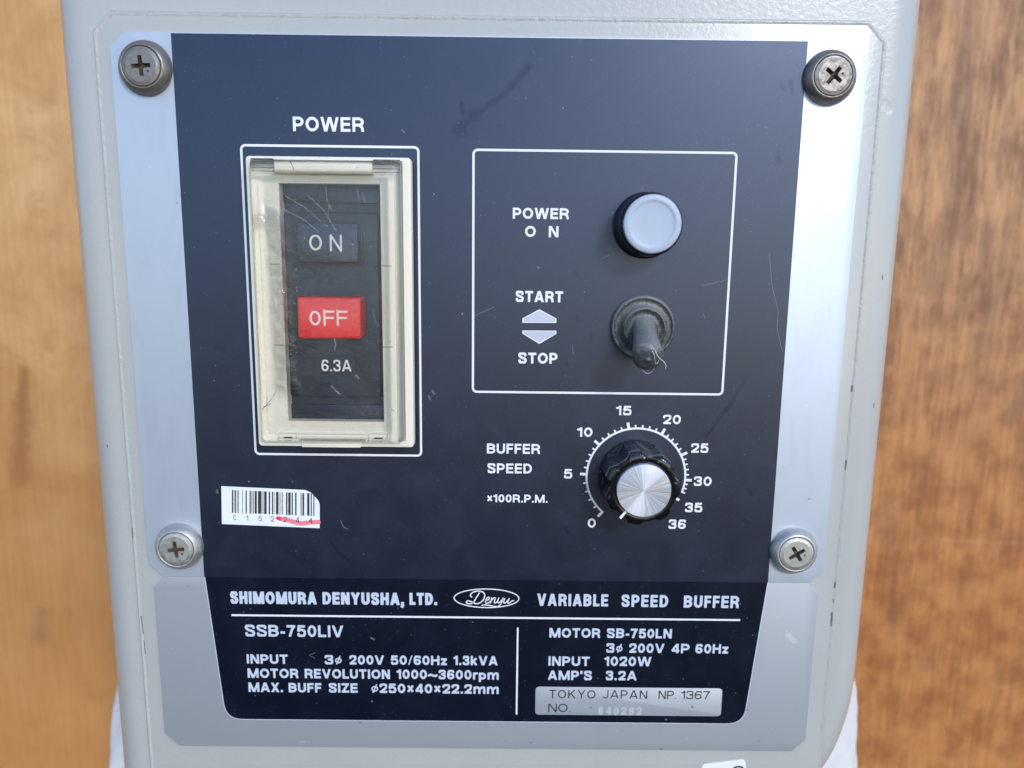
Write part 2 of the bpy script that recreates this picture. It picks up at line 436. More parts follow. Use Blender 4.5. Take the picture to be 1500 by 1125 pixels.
# grey hammered machine paint
def grey_paint(name, col, peel=.35, chips=()):
    m, nt, b = new_mat(name); n = N(nt); co = n.coord()
    big = n.noise(co, .05, 3, .5); fine = n.noise(co, 1.6, 3, .6)
    c = n.mix(big, (*[x*.95 for x in col], 1), (*[x*1.05 for x in col], 1))
    dirt = n.ramp(n.noise(co, .35, 5, .7), .62, .78)
    c = n.mix(n.math('MULTIPLY', dirt, .16), c, (.20, .17, .13, 1))
    sp = n.specks(co, .22, .09, .72); c = n.mix(n.math('MULTIPLY', sp, .75), c, (.09, .08, .07, 1))
    sp2 = n.specks(n.vmath('ADD', co, (31, 7, 13)), .3, .07, .8); c = n.mix(n.math('MULTIPLY', sp2, .6), c, (.75, .75, .75, 1))
    if chips:
        ck = n.marks(co, chips, .2, .5, 1.3); c = n.mix(n.math('MULTIPLY', ck, .8), c, (.10, .095, .09, 1))
    n.link(c, b.inputs['Base Color'])
    n.link(n.math('ADD', n.math('MULTIPLY', fine, .14), .24), b.inputs['Roughness'])
    dent = n.marks(co, [(1301,151,1307,158,1.5)], .6, .3, .5)
    hgt = n.math('ADD', n.math('ADD', n.noise(co, .8, 3, .55), n.math('MULTIPLY', dent, -2.5)), n.math('MULTIPLY', n.noise(co, 2.2, 2, .5), .25)) if name != 'x' else n.math('ADD', n.noise(co, .55, 2, .5), n.math('MULTIPLY', n.noise(co, 1.5, 2, .5), .35))
    n.link(n.bump(hgt, peel, .0006), b.inputs['Normal'])
    b.inputs['Coat Weight'].default_value = .25; b.inputs['Coat Roughness'].default_value = .12
    return m
GREY = (.44, .445, .435)
chips = [(x0_, y0_, x1_, y1_, r_*.72) for x0_, y0_, x1_, y1_, r_ in [(1250,566,1249,574,.42), (1241,676,1240,688,.36), (1225,855,1224,862,.4), (1220,900,1219,918,.42), (1299,404,1299,409,.4), (1288,594,1287,600,.3), (151,655,151,658,.3), (205,905,208,930,.22), (209,940,211,960,.2), (192,775,193,790,.25), (1222,880,1222,884,.2)]]
M_paint = grey_paint('grey_machine_paint', GREY, .14, chips)
M_bead = grey_paint('grey_bead_paint', GREY, .5, chips)
M_plate_paint = grey_paint('grey_plate_paint', GREY, .12, chips)

def metal_plate(name, col, rough, metal, streak=.0):
    m, nt, b = new_mat(name); n = N(nt); co = n.coord()
    big = n.noise(co, .06, 3)
    c = n.mix(big, (*[x*.97 for x in col], 1), (*[min(1, x*1.03) for x in col], 1))
    sm_ = n.marks(co, [(1180,372,1196,388,.7), (1196,382,1210,378,.4), (1241,217,1239,220,.4), (1155,930,1163,938,1.1), (438,1087,446,1087,.35)], .7, 1.0)
    wipe = n.ramp(n.noise(n.vmath('MULTIPLY', co, (1, 1, .35)), .16, 5, .65, .6), .45, .75)
    c = n.mix(n.math('MULTIPLY', wipe, .14), c, (.34, .35, .37, 1))
    c = n.mix(n.math('MULTIPLY', sm_, .25), c, (.8, .8, .8, 1))
    sp = n.specks(co, .25, .10, .70); c = n.mix(n.math('MULTIPLY', sp, .55), c, (.16, .15, .14, 1))
    sp2 = n.specks(n.vmath('ADD', co, (3, 17, 9)), .4, .08, .8); c = n.mix(n.math('MULTIPLY', sp2, .5), c, (.85, .85, .85, 1))
    n.link(c, b.inputs['Base Color']); b.inputs['Metallic'].default_value = metal
    grain = n.noise(n.vmath('MULTIPLY', co, (.06, 1, 3.0)), 2.0, 3, .7)
    n.link(n.math('ADD', n.math('MULTIPLY', grain, .10), rough-.05), b.inputs['Roughness'])
    n.link(n.bump(n.math('ADD', grain, n.math('MULTIPLY', n.noise(co, 5, 2), .6)), .05, .0002), b.inputs['Normal'])
    return m
M_silver = metal_plate('satin_aluminium', (.54, .60, .69), .47, .34)
M_silver2 = metal_plate('dull_aluminium_film', (.38, .40, .44), .50, .25)

def black_field(name, col, rough, spec, dust):
    m, nt, b = new_mat(name); n = N(nt); co = n.coord()
    stains = n.marks(co, [(774,98,740,138,1.7), (738,140,700,165,1.3), (698,166,670,190,2.3),
                          (842,398,845,404,.9), (846,463,846,470,.8), (865,490,866,496,.7), (830,531,831,537,.55), (815,320,817,324,.5),
                          (1090,560,1035,640,.7), (1075,585,1065,600,.9), (318,509,326,511,1.1), (1158,120,1160,138,1.1), (1145,125,1150,132,.8), (1139,232,1141,238,1.0),
                          (485,795,500,815,.55), (500,812,510,820,.6), (829,775,832,780,.8), (1097,717,1101,723,.9), (1090,762,1094,766,.8), (855,620,860,622,.6),
                          (682,196,676,150,1.0)], 1.0, .8, .22)
    ring_v = n('ShaderNodeTexVoronoi'); n.link(co, ring_v.inputs['Vector']); ring_v.inputs['Scale'].default_value = .10
    sepc = n('ShaderNodeSeparateColor'); n.link(ring_v.outputs['Color'], sepc.inputs[0])
    dd = n.math('SUBTRACT', ring_v.outputs['Distance'], n.math('ADD', n.math('MULTIPLY', sepc.outputs[2], .05), .035))
    ring = n.math('MULTIPLY', n.ramp(n.math('ABSOLUTE', dd), .004, .016, 1, 0), n.math('GREATER_THAN', sepc.outputs[0], .72))
    film = n.ramp(n.noise(co, .09, 5, .65, .5), .35, .75)
    sp = n.specks(co, .55, .075, .62); sp2 = n.specks(n.vmath('ADD', co, (11, 5, 3)), .16, .04, .72)
    sp3 = n.specks(n.vmath('ADD', co, (51, 15, 23)), 1.6, .13, .35)
    scr = n.marks(co, [(1127,372,1131,420,.10), (1131,420,1140,455,.10), (1140,455,1138,480,.1), (1138,480,1146,515,.1), (883,378,892,374,.16), (1030,418,1064,410,.10), (695,462,724,450,.12), (838,505,840,520,.1),
                             (499,762,503,772,.16), (503,772,510,775,.16), (633,572,636,577,.3), (628,580,630,585,.28), (589,190,592,194,.2), (1030,460,1033,466,.13), (318,718,319,722,.3),
                             (453,960,462,956,.12), (453,960,461,964,.12), (543,934,548,937,.3), (1162,1,1163,1,.2)], .5, .9, 2.5)
    dustm = n.math('MAXIMUM', n.math('MAXIMUM', n.math('MULTIPLY', sp, .24*dust), n.math('MULTIPLY', sp2, .35)), n.math('MAXIMUM', n.math('MULTIPLY', scr, .22), n.math('MULTIPLY', sp3, .16*dust)))
    gath = n.marks(co, [(950,327,951,328,9.5), (940,480,941,482,9.8), (918,668,950,668,9.0), (490,655,580,657,2.0)], .45, .3, .6)   # dust gathered at the foot of the controls
    sp4 = n.specks(n.vmath('ADD', co, (5, 71, 43)), 2.2, .16, .25)
    dustm = n.math('MAXIMUM', dustm, n.math('MULTIPLY', n.math('MULTIPLY', sp4, gath), .40))
    base = n.mix(film, (*col, 1), (*[x*1.25+.002 for x in col], 1))
    c = n.mix(dustm, base, (.48, .50, .55, 1)); n.link(c, b.inputs['Base Color'])
    b.inputs['Specular Tint'].default_value = (.60, .72, 1.0, 1)
    bad = n.math('MAXIMUM', stains, n.math('MULTIPLY', ring, .8))
    n.link(n.math('SUBTRACT', n.math('ADD', rough, n.math('MULTIPLY', film, .06)), n.math('MULTIPLY', bad, .04)), b.inputs['Roughness'])
    n.link(n.math('SUBTRACT', spec, n.math('MULTIPLY', n.math('MULTIPLY', bad, n.ramp(n.noise(co, .9, 4, .7), .25, .6, .5, 1)), spec*.26)), b.inputs['Specular IOR Level'])
    n.link(n.bump(n.noise(co, 7, 3, .7), .10, .0002), b.inputs['Normal'])
    return m
M_black = black_field('blue_black_enamel', (.0058, .0085, .0225), .33, 1.0, 1.0)
M_black2 = black_field('blue_black_film', (.0030, .0048, .0135), .36, .36, 1.8)

M_print = simple('white_print', (.80, .82, .86), .55, var=.05)
M_print_s = simple('silver_print', (.60, .66, .80), .42, metal=.1, var=.05)
M_ink = simple('black_ink', (.012, .013, .02), .5)
M_cream = simple('cream_plastic', (.78, .745, .63), .36, bump=(3, .06), var=.05, coat=.1)
M_cream_d = simple('cream_plastic_seam', (.30, .25, .16), .6)
M_black_pl = simple('black_plastic', (.014, .018, .030), .34, bump=(4, .05), var=.2)
M_black_pl.node_tree.nodes['Principled BSDF'].inputs['Specular Tint'].default_value = (.6, .74, 1, 1)
M_black_pl2 = simple('black_switch_plastic', (.010, .016, .032), .38, bump=(4, .05), var=.25)
M_black_pl2.node_tree.nodes['Principled BSDF'].inputs['Specular Tint'].default_value = (.6, .74, 1, 1)
M_red = simple('red_plastic', (.68, .004, .020), .26, bump=(3, .05), var=.08, coat=.3)
M_engr = simple('white_infill', (.80, .78, .80), .5)
def knob_mat():
    m, nt, b = new_mat('black_phenolic'); n = N(nt); co = n.coord()
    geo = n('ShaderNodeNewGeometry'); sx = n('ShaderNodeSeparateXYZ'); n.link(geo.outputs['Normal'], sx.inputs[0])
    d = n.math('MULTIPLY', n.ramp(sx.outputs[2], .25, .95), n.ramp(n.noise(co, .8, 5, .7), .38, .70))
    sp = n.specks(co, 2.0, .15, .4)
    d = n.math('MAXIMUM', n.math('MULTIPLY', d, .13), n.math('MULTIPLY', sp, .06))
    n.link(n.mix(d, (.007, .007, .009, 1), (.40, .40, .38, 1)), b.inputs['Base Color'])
    n.link(n.math('ADD', .12, n.math('MULTIPLY', d, .8)), b.inputs['Roughness'])
    b.inputs['Specular IOR Level'].default_value = .7; b.inputs['Specular Tint'].default_value = (.8, .88, 1, 1)
    n.link(n.bump(n.noise(co, .6, 2), .05, .0004), b.inputs['Normal'])
    return m
M_knob = knob_mat()
M_lens = simple('frosted_lens', (.40, .47, .585), .45, bump=(1.5, .04), coat=.0, var=.03)
M_chrome = simple('bright_ring', (.72, .74, .76), .22, metal=.9)

def worn_metal(name, col, rough, dirt, bump=.08):
    m, nt, b = new_mat(name); n = N(nt); co = n.coord()
    f = n.ramp(n.noise(co, .8, 5, .65), .40, .68)
    c = n.mix(n.math('MULTIPLY', f, .6), (*col, 1), (*dirt, 1)); n.link(c, b.inputs['Base Color'])
    n.link(n.math('SUBTRACT', .80, n.math('MULTIPLY', f, .25)), b.inputs['Metallic'])
    n.link(n.math('ADD', rough, n.math('MULTIPLY', f, .2)), b.inputs['Roughness'])
    n.link(n.bump(n.math('ADD', n.noise(co, 2.5, 4, .7), n.math('MULTIPLY', n.specks(co, 1.2, .2, .6), -1.0)), bump, .0004), b.inputs['Normal'])
    return m
M_screw_d = worn_metal('tarnished_nickel', (.27, .25, .235), .42, (.17, .14, .12))
M_screw_l = worn_metal('dusty_nickel', (.52, .52, .51), .42, (.40, .39, .36), .12)
M_grime = simple('recess_grime', (.085, .058, .038), .8, var=.4)

def rubber(name):
    m, nt, b = new_mat(name); n = N(nt); co = n.coord()
    f = n.noise(co, 1.8, 5, .75)
    geo = n('ShaderNodeNewGeometry'); sx = n('ShaderNodeSeparateXYZ'); n.link(geo.outputs['Normal'], sx.inputs[0])
    up = n.ramp(sx.outputs[2], -.1, .9)           # dust settles on the faces that look up
    d = n.math('MULTIPLY', n.ramp(n.math('ADD', f, n.math('MULTIPLY', up, .30)), .35, .95), .72)
    c = n.mix(d, (.032, .038, .047, 1), (.33, .335, .32, 1))
    sp = n.specks(co, 1.3, .14, .5); c = n.mix(n.math('MULTIPLY', sp, .7), c, (.6, .6, .58, 1))
    n.link(c, b.inputs['Base Color']); b.inputs['Roughness'].default_value = .36
    n.link(n.bump(n.noise(co, 3.5, 4, .7), .22, .0003), b.inputs['Normal'])
    return m
M_rubber = rubber('dusty_rubber')

def spun(name):
    m, nt, b = new_mat(name); n = N(nt)
    tc = n('ShaderNodeTexCoord'); sp = n('ShaderNodeSeparateXYZ'); n.link(tc.outputs['Object'], sp.inputs[0])
    ang = n.math('ARCTAN2', sp.outputs[2], sp.outputs[0])
    r = n.vmath('LENGTH', tc.outputs['Object'])
    cb = n('ShaderNodeCombineXYZ'); n.link(n.math('MULTIPLY', r, 9000.0), cb.inputs[0])
    gr = n.noise(cb.outputs[0], 1.0, 3, .7)
    n.link(n.mix(gr, (.54, .57, .66, 1), (.66, .69, .79, 1)), b.inputs['Base Color'])
    b.inputs['Metallic'].default_value = .65
    b.inputs['Anisotropic'].default_value = .80; b.inputs['Anisotropic Rotation'].default_value = .25
    tg = n('ShaderNodeTangent', direction_type='RADIAL', axis='Y'); n.link(tg.outputs[0], b.inputs['Tangent'])
    # faint radial sectors left by the polishing of the disc
    c2 = n('ShaderNodeCombineXYZ'); n.link(n.math('COSINE', ang), c2.inputs[0]); n.link(n.math('SINE', ang), c2.inputs[1])
    sec = n.noise(c2.outputs[0], 5.0, 4, .75)
    n.link(n.math('ADD', .33, n.math('MULTIPLY', n.ramp(sec, .35, .65), .22)), b.inputs['Roughness'])
    n.link(n.bump(sec, .12, .002), b.inputs['Normal'])
    return m
M_spun = spun('spun_aluminium')

def clear_cover(name):
    m, nt, b = new_mat(name); nt.nodes.remove(b); n = N(nt); co = n.coord()
    out = nt.nodes['Material Output']
    tr = n('ShaderNodeBsdfTransparent'); tr.inputs[0].default_value = (.99, .99, .985, 1)
    gl = n('ShaderNodeBsdfGlossy'); gl.inputs[0].default_value = (1, 1, 1, 1)
    n.link(n.math('ADD', .05, n.math('MULTIPLY', n.ramp(n.noise(co, .25, 4, .6), .4, .7), .10)), gl.inputs['Roughness'])
    warp = n.marks(co, [(387,330,400,560,6.6)], 1.0, .16, .3, 8.0)     # the lid is warped near its upper left corner
    drawn = n.noise(n.vmath('MULTIPLY', co, (1, 1, .06)), 1.4, 2)
    bp = n.bump(n.math('ADD', n.math('ADD', n.noise(co, .5, 3, .6), n.math('MULTIPLY', n.noise(co, 4, 3, .7), .25)), n.math('ADD', n.math('MULTIPLY', warp, 0.0), n.math('MULTIPLY', drawn, 1.1))), .16, .0006)
    wb = n.bump(warp, 1.0, .00110); n.link(wb, bp.node.inputs['Normal'])
    n.link(bp, gl.inputs['Normal'])
    fr = n('ShaderNodeFresnel'); fr.inputs['IOR'].default_value = 1.5; n.link(bp, fr.inputs['Normal'])
    m1 = n('ShaderNodeMixShader'); n.link(fr.outputs[0], m1.inputs[0]); n.link(tr.outputs[0], m1.inputs[1]); n.link(gl.outputs[0], m1.inputs[2])
    df = n('ShaderNodeBsdfDiffuse'); df.inputs[0].default_value = (.55, .60, .70, 1)
    # scuffs: dust that is denser along the left and upper side of the lid
    dens = n.marks(co, [(410,300,428,560,3.2), (415,292,470,296,1.6), (425,400,440,480,4.5)], 1.0, .8, .25, 8.0)
    d1 = n.specks(co, 1.5, .17, .25); d2 = n.specks(n.vmath('ADD', co, (9, 9, 2)), .7, .10, .55)
    dust = n.math('ADD', n.math('MULTIPLY', n.math('MULTIPLY', d1, dens), .7), n.math('MULTIPLY', d2, .35))
    scr = n.marks(co, [(414,285,445,303,.11), (445,303,470,325,.11), (470,325,480,332,.1), (450,286,472,306,.12), (472,306,492,338,.12), (414,306,445,322,.11), (445,322,466,340,.13),
                             (476,268,478,290,.1), (478,290,486,310,.10), (522,276,526,292,.09), (530,282,534,296,.09), (481,300,480,316,.1), 
                             (489,497,491,504,.22), (491,506,489,513,.2), (484,566,489,569,.22), (490,572,497,577,.22), (546,455,549,470,.07), (549,470,555,478,.07), (555,478,562,480,.07), (522,551,525,555,.2)], .6, 1.0, 1.6, 8.0)
    haze = n.math('MULTIPLY', n.ramp(n.noise(co, .12, 4, .6), .40, .75), .03)
    fac = n.math('MINIMUM', n.math('ADD', n.math('ADD', n.math('MAXIMUM', dust, n.math('MULTIPLY', scr, .26)), haze), .012), .9)
    m2 = n('ShaderNodeMixShader'); n.link(fac, m2.inputs[0]); n.link(m1.outputs[0], m2.inputs[1]); n.link(df.outputs[0], m2.inputs[2])
    n.link(m2.outputs[0], out.inputs[0])
    return m
M_clear = clear_cover('clear_scuffed_plastic')

def paper(name):
    m, nt, b = new_mat(name); n = N(nt); co = n.coord()
    c = n.mix(n.noise(co, .4, 4), (.76, .80, .82, 1), (.84, .87, .88, 1))
    n.link(c, b.inputs['Base Color']); b.inputs['Roughness'].default_value = .45
    return m
M_paper = paper('sticker_paper')
M_marker = simple('red_marker_ink', (.80, .045, .10), .45, var=.15)
M_marker_l = simple('pink_marker_ink', (.84, .22, .28), .45, var=.18)
M_stamp = simple('stamped_digits', (.60, .64, .69), .38, metal=.3, var=.35)
M_lint = simple('pale_lint', (.72, .74, .78), .8)

def wood():
    m, nt, b = new_mat('weathered_plywood'); n = N(nt); co = n.coord()
    sx = n('ShaderNodeSeparateXYZ'); n.link(co, sx.inputs[0])
    st = n.vmath('MULTIPLY', co, (1, 1, .17))
    g1 = n.noise(st, .085, 6, .62, .6); g2 = n.noise(st, .42, 6, .72, .4); bl = n.noise(co, .021, 5, .62, .4); bl2 = n.noise(co, .06, 4, .6)
    side = n.ramp(n.math('ADD', sx.outputs[0], n.math('MULTIPLY', bl, 60)), -60, 120)  # the left half of the board is paler and plainer
    pale = n.mix(n.ramp(bl, .32, .68), (.52, .265, .095, 1), (.68, .40, .175, 1))
    pale = n.mix(n.ramp(bl2, .55, .75, 0, .45), pale, (.36, .165, .055, 1))
    low = n.ramp(n.math('ADD', sx.outputs[2], n.math('MULTIPLY', bl, 80)), 90, -150)
    dark = n.mix(n.ramp(n.math('ADD', n.math('MULTIPLY', g1, .6), n.math('MULTIPLY', bl2, .4)), .38, .60), (.25, .108, .046, 1), (.50, .255, .112, 1))
    dark = n.mix(n.ramp(g2, .48, .72, 0, .6), dark, (.58, .33, .155, 1))
    dark = n.mix(n.ramp(g2, .47, .30, 0, .75), dark, (.20, .085, .038, 1))
    dark = n.mix(n.math('MULTIPLY', low, .85), dark, n.mix(n.ramp(bl2, .35, .65), (.34, .115, .029, 1), (.50, .200, .055, 1)))
    pale = n.mix(n.math('MULTIPLY', low, .75), pale, (.44, .19, .055, 1))
    pale = n.mix(n.marks(co, [(36,545,34,600,5), (34,600,32,700,9)], .9, .6, .1, -205.0), pale, (.36, .155, .05, 1))
    grain = n.ramp(n.noise(n.vmath('MULTIPLY', co, (1, 1, .045)), .55, 5, .7), .35, .7, -.5, .5)
    c = n.mix(side, pale, dark)
    BK = -205.0
    dk = n.marks(co, [(1418,-20,1412,150,9), (1405,130,1396,360,8), (1385,330,1370,420,12), (1300,735,1302,800,8), (1310,805,1308,930,3), (1362,975,1368,950,6), (1440,330,1450,520,7), (1500,560,1480,620,8), (60,900,54,935,8)], 1.0, .9, .07, BK)
    c = n.mix(n.math('MULTIPLY', dk, .38), c, (.19, .095, .055, 1))
    pl = n.marks(co, [(1345,787,1400,792,1.6), (1400,792,1500,796,1.6), (1340,860,1380,866,2.0), (1455,1005,1480,1008,3)], 1.0, .6, .2, BK)
    c = n.mix(n.math('MULTIPLY', pl, .14), c, (.62, .42, .26, 1))
    hsv = n('ShaderNodeHueSaturation'); n.link(c, hsv.inputs['Color']); n.link(n.math('ADD', 1.0, n.math('MULTIPLY', grain, n.math('ADD', .12, n.math('MULTIPLY', side, .24)))), hsv.inputs['Value'])
    n.link(hsv.outputs[0], b.inputs['Base Color']); b.inputs['Roughness'].default_value = .6
    n.link(n.bump(g2, .3, .001), b.inputs['Normal'])
    return m
M_wood = wood()
def cloth_mat():
    m, nt, b = new_mat('white_cotton'); n = N(nt); co = n.coord()
    wv = n('ShaderNodeTexWave'); wv.wave_type = 'BANDS'; wv.bands_direction = 'DIAGONAL'; n.link(co, wv.inputs['Vector'])
    wv.inputs['Scale'].default_value = .40; wv.inputs['Distortion'].default_value = 1.2; wv.inputs['Detail'].default_value = 2
    c = n.mix(n.noise(co, .3, 4), (.80, .79, .79, 1), (.88, .88, .90, 1)); n.link(c, b.inputs['Base Color'])
    c = n.mix(n.math('MULTIPLY', n.math('SUBTRACT', 1.0, wv.outputs[0]), .22), c, (.55, .54, .55, 1)); n.link(c, b.inputs['Base Color'])
    b.inputs['Roughness'].default_value = .95
    b.inputs['Sheen Weight'].default_value = .3
    n.link(n.bump(n.math('ADD', wv.outputs[0], n.noise(co, 1.2, 4)), .6, .0009), b.inputs['Normal'])
    return m
M_cloth = cloth_mat()

# ------------------------------------------------------------------ setting: the board behind
mb = MB()
x0, x1, z0, z1 = -1250, 1250, -800, 800
nx, nz = 40, 32
ids = [[mb.P(x0+(x1-x0)*i/nx, z0+(z1-z0)*j/nz, -205 + 1.2*math.sin(i*.9)*math.cos(j*.37)) for i in range(nx+1)] for j in range(nz+1)]
for j in range(nz):
    for i in range(nx): mb.face((ids[j][i], ids[j][i+1], ids[j+1][i+1], ids[j+1][i]))
rim = [(x0, z0), (x1, z0), (x1, z1), (x0, z1)]
mb.loft([H(rim, -217), H(rim, -206.5)], cap0=True, cap1=False)
wall = mb.build('wooden_board', M_wood, smooth=60)
wall['label'] = 'weathered orange-brown plywood board standing upright behind the grey machine'; wall['category'] = 'board'

# white cloth behind the lower end
mb = MB()
dz = -80
cl_l = [at(*p, dz) for p in ((171, 975), (162, 1042), (155, 1125))]
cl_r = [at(*p, dz) for p in ((1252, 962), (1257.5, 1010), (1258.5, 1125))]
def interp(tab, z):
    tab = sorted(tab, key=lambda p: p[1])
    if z >= tab[-1][1]:
        k = (tab[-1][0]-tab[-2][0])/(tab[-1][1]-tab[-2][1]); return tab[-1][0] + k*(z-tab[-1][1])
    if z <= tab[0][1]: return tab[0][0] + (tab[1][0]-tab[0][0])/(tab[1][1]-tab[0][1])*(z-tab[0][1])*.4
    for a, b in zip(tab, tab[1:]):
        if a[1] <= z <= b[1]: return a[0] + (b[0]-a[0])*(z-a[1])/(b[1]-a[1])
loops = []
ztop, zbot = -56.0, -230.0
for j in range(61):
    z = zbot + (ztop-zbot)*j/60
    xl, xr = interp(cl_l, z), interp(cl_r, z)
    t = max(0, (z+74)/18); sh = 1 - .35*t*t
    cx, hw = (xl+xr)/2, (xr-xl)/2*sh; hd = 26*sh
    L = []
    for i in range(96):
        a = 2*math.pi*i/96; ca, sa = math.cos(a), math.sin(a)
        k = 1 + .005*math.sin(9*a+z*.05) + .0035*math.sin(23*a-z*.11) + random.uniform(-.0012, .0012)
        L.append((cx + hw*k*math.copysign(abs(ca)**.55, ca), z + .8*math.sin(5*a), -90 + hd*k*(1 + .05*math.sin(13*a+z*.08))*math.copysign(abs(sa)**.6, -sa)))
    loops.append(L)
# loops run bottom to top; viewer side is -sa
mb.loft([[p for p in L[::-1]] for L in loops], cap0=True, cap1=True)
cloth = mb.build('cloth_bag', M_cloth, smooth=70)
cloth['label'] = 'white woven cotton cloth bulging out behind the lower end of the grey machine'; cloth['category'] = 'cloth'

# ------------------------------------------------------------------ the machine
machine = bpy.data.objects.new('buffing_machine', None); C.objects.link(machine)
machine.location = (0, 0.03, -0.135)
machine['label'] = 'grey painted control box of a variable speed buffer with black and silver control plate'
machine['category'] = 'buffing machine'

# housing: a box with a large rounded front edge
HB = -1.6                                    # level of the housing's front face
xl = (at(134, 562, -6)[0] + at(86, 0, -6)[0]*.5 + at(185, 1125, -6)[0]*.5)/2
xr = (at(1294, 562, -6)[0] + at(1346, 0, -6)[0])/2
R = 9.0
xl -= 1.2; xr += 1.3
def hous(ins): return rr(xl, xr, -190, 92, [14, 14, 14, 14], 8, ins)
zb_r = at(1210, 1125, -5)[1]
def housing_loop(ins):
    # lower right corner is swept round in a wide arc; the lower left one lies below
    pts = []
    X0, X1, Z0, Z1 = xl+ins, xr-ins, -175+ins, 95-ins
    for cx, cz, q, a0, n in ((X1-10, Z1-10, 10, 0, 8), (X0+10, Z1-10, 10, 90, 8), (X0+10, Z0+10, 10, 180, 8)):
        q = max(.5, q-ins*.5)
        cx = X1-q if a0 == 0 else X0+q; cz = Z1-q if a0 in (0, 90) else Z0+q
        for i in range(n+1):
            a = rad(a0+90*i/n); pts.append((cx+q*math.cos(a), cz+q*math.sin(a)))
    # arc from bottom going up the right side
    zc = at(1252, 985, -6)[1]
    rr_x, rr_z = 19-ins*.5, 40-ins
    for i in range(15):
        a = rad(-90 + 90*i/14)
        pts.append((X1-rr_x+rr_x*math.cos(a), zc + rr_z*math.sin(a)))
    return pts
L = []
mb = MB()
for i in range(0, 11):
    a = rad(90*i/10)
    L.append(H(housing_loop(R*(1-math.cos(a))), HB-R+R*math.sin(a)))
back = [H(housing_loop(0), -70), H(housing_loop(0), -40), H(housing_loop(0), HB-R-.01)]
mb.loft(back + L[1:], cap0=True)
housing = mb.build('housing', M_paint, machine, smooth=50, label='grey painted housing with broad rounded edges')

# painted mounting plate with clipped corners
pl0 = at(176, 562)[0]; pl0 = (pl0 + at(136, 45)[0] + at(223, 1125)[0])/3
pr0 = (at(1254, 562)[0] + at(1294.5, 60)[0] + at(1202, 1125)[0])/3
zt = (at(160, 19)[1] + at(1273, 33)[1])/2
mp = chamf(pl0, pr0, -172, zt, (4.2, 4.2, 3, 3))
mb = MB(); slab(mb, lambda i: inset(mp, i), HB-.5, -.75, .45, 4)
mplate = mb.build('mounting_plate', M_plate_paint, machine, smooth=50, label='grey painted plate with clipped corners')
# paint bead that fills the joint round the plate
mb = MB()
o_ = inset(mp, -.55); i_ = inset(mp, .05)
L = []
for k in range(11):
    t = k/10; q = inset(mp, -1.0 + 1.6*t)
    hb_ = HB + (-.38-HB)*math.sin(min(1, t/.45)*math.pi/2)
    hb_ = HB + (-.60-HB)*math.sin(min(1, t/.45)*math.pi/2)
    if t > .45: hb_ = -.60 - .18*(.5-.5*math.cos((t-.45)/.55*math.pi))
    L.append(H(q, hb_))
mb.loft(L, cap1=False)
mb.build('paint_bead', M_bead, mplate, smooth=80, label='glossy bead of paint round the plate')

# silver control plate
sl = (at(160.8, 66.7)[0] + at(216.5, 824.7)[0])/2; sr = (at(1272.5, 85.3)[0] + at(1206.3, 835.8)[0])/2
st_ = (at(181, 44.3)[1] + at(1253, 62)[1])/2; sb = (at(237.3, 843.3)[1] + at(1190, 855)[1])/2
cs = at(181, 45)[0] - sl
cp = chamf(sl, sr, sb, st_, (cs, cs*.95, 3.4, 3.6))
mb = MB(); slab(mb, lambda i: inset(cp, i), -.75, 0, .10, 2)
cplate = mb.build('control_plate', M_silver, machine, origin=(0, 0, 0), smooth=40, label='satin silver plate behind the controls')
bl_, br_ = (at(249.9, 44.8)[0]+at(299.2, 844)[0])/2, (at(1183.5, 60.8)[0]+at(1124.9, 854.6)[0])/2
mb = MB(); bk = [(br_, st_-.22), (bl_, st_-.22), (bl_, sb-.01), (br_, sb-.01)]
bk = [bk[0], bk[1], bk[2], bk[3]]
slab(mb, lambda i: inset(bk, i), 0.0, .05, .02, 1)
mb.build('black_field', M_black, cplate, label='blue-black printed field of the upper plate')

# lower name plate
nl = (at(225.3, 863.3)[0] + at(240.7, 1074.7)[0])/2; nr = (at(1198.8, 875)[0]+at(1180, 1082)[0])/2
nb = (at(264.7, 1093.3)[1] + at(1157.8, 1101)[1])/2
npoly = chamf(nl, nr, nb, sb-.03, (3.2, 3.2, 3.7, 3.9))
mb = MB(); slab(mb, lambda i: inset(npoly, i), -.75, -.06, .14, 2)
nplate = mb.build('name_plate', M_silver2, machine, origin=(0, 0, 0), smooth=40, label='dull silver name plate below the controls')
tl_, tr_ = (at(300.5, 847)[0], sb-.03), (at(1124, 857)[0], sb-.03)
bl2, br2 = at(331, 1056), at(1089, 1060)
zb2 = (at(360, 1054.5)[1] + at(1060, 1058.8)[1])/2
def nfield(ins):
    a = Vector(bl2).copy(); b = Vector(br2).copy()
    A, B = Vector(tl_), Vector(tr_)
    # side lines run from the top corners to the rounded lower corners
    la = (Vector(at(320, 976)) - A).normalized(); lb = (Vector(at(1110, 935.7)) - B).normalized()
    ea = A + la * ((zb2 - A.y)/la.y); eb = B + lb * ((zb2 - B.y)/lb.y)
    r = 4.6
    def corner(P, d_in, d_out):
        # quadratic-ish round from P - d_in*r to P + d_out*r
        p0 = P - d_in*r; p2 = P + d_out*r; out = []
        for i in range(9):
            t = i/8; out.append(tuple((1-t)**2*p0 + 2*t*(1-t)*P + t*t*p2))
        return out
    poly = [tuple(B), tuple(A)] + corner(ea, la, Vector((1, 0))) + corner(eb, Vector((1, 0)), -lb)
    if ins: poly = inset(poly, ins)
    return [(x, min(z, sb-.03)) for x, z in poly]
mb = MB(); mb.loft([H(nfield(-.22), -.06), H(nfield(-.22), -.045)])
mb.build('field_border', M_print_s, nplate, label='thin pale border round the black field')
mb = MB(); slab(mb, nfield, -.045, -.01, .01, 1)
mb.build('black_field', M_black2, nplate, label='blue-black field of the name plate')

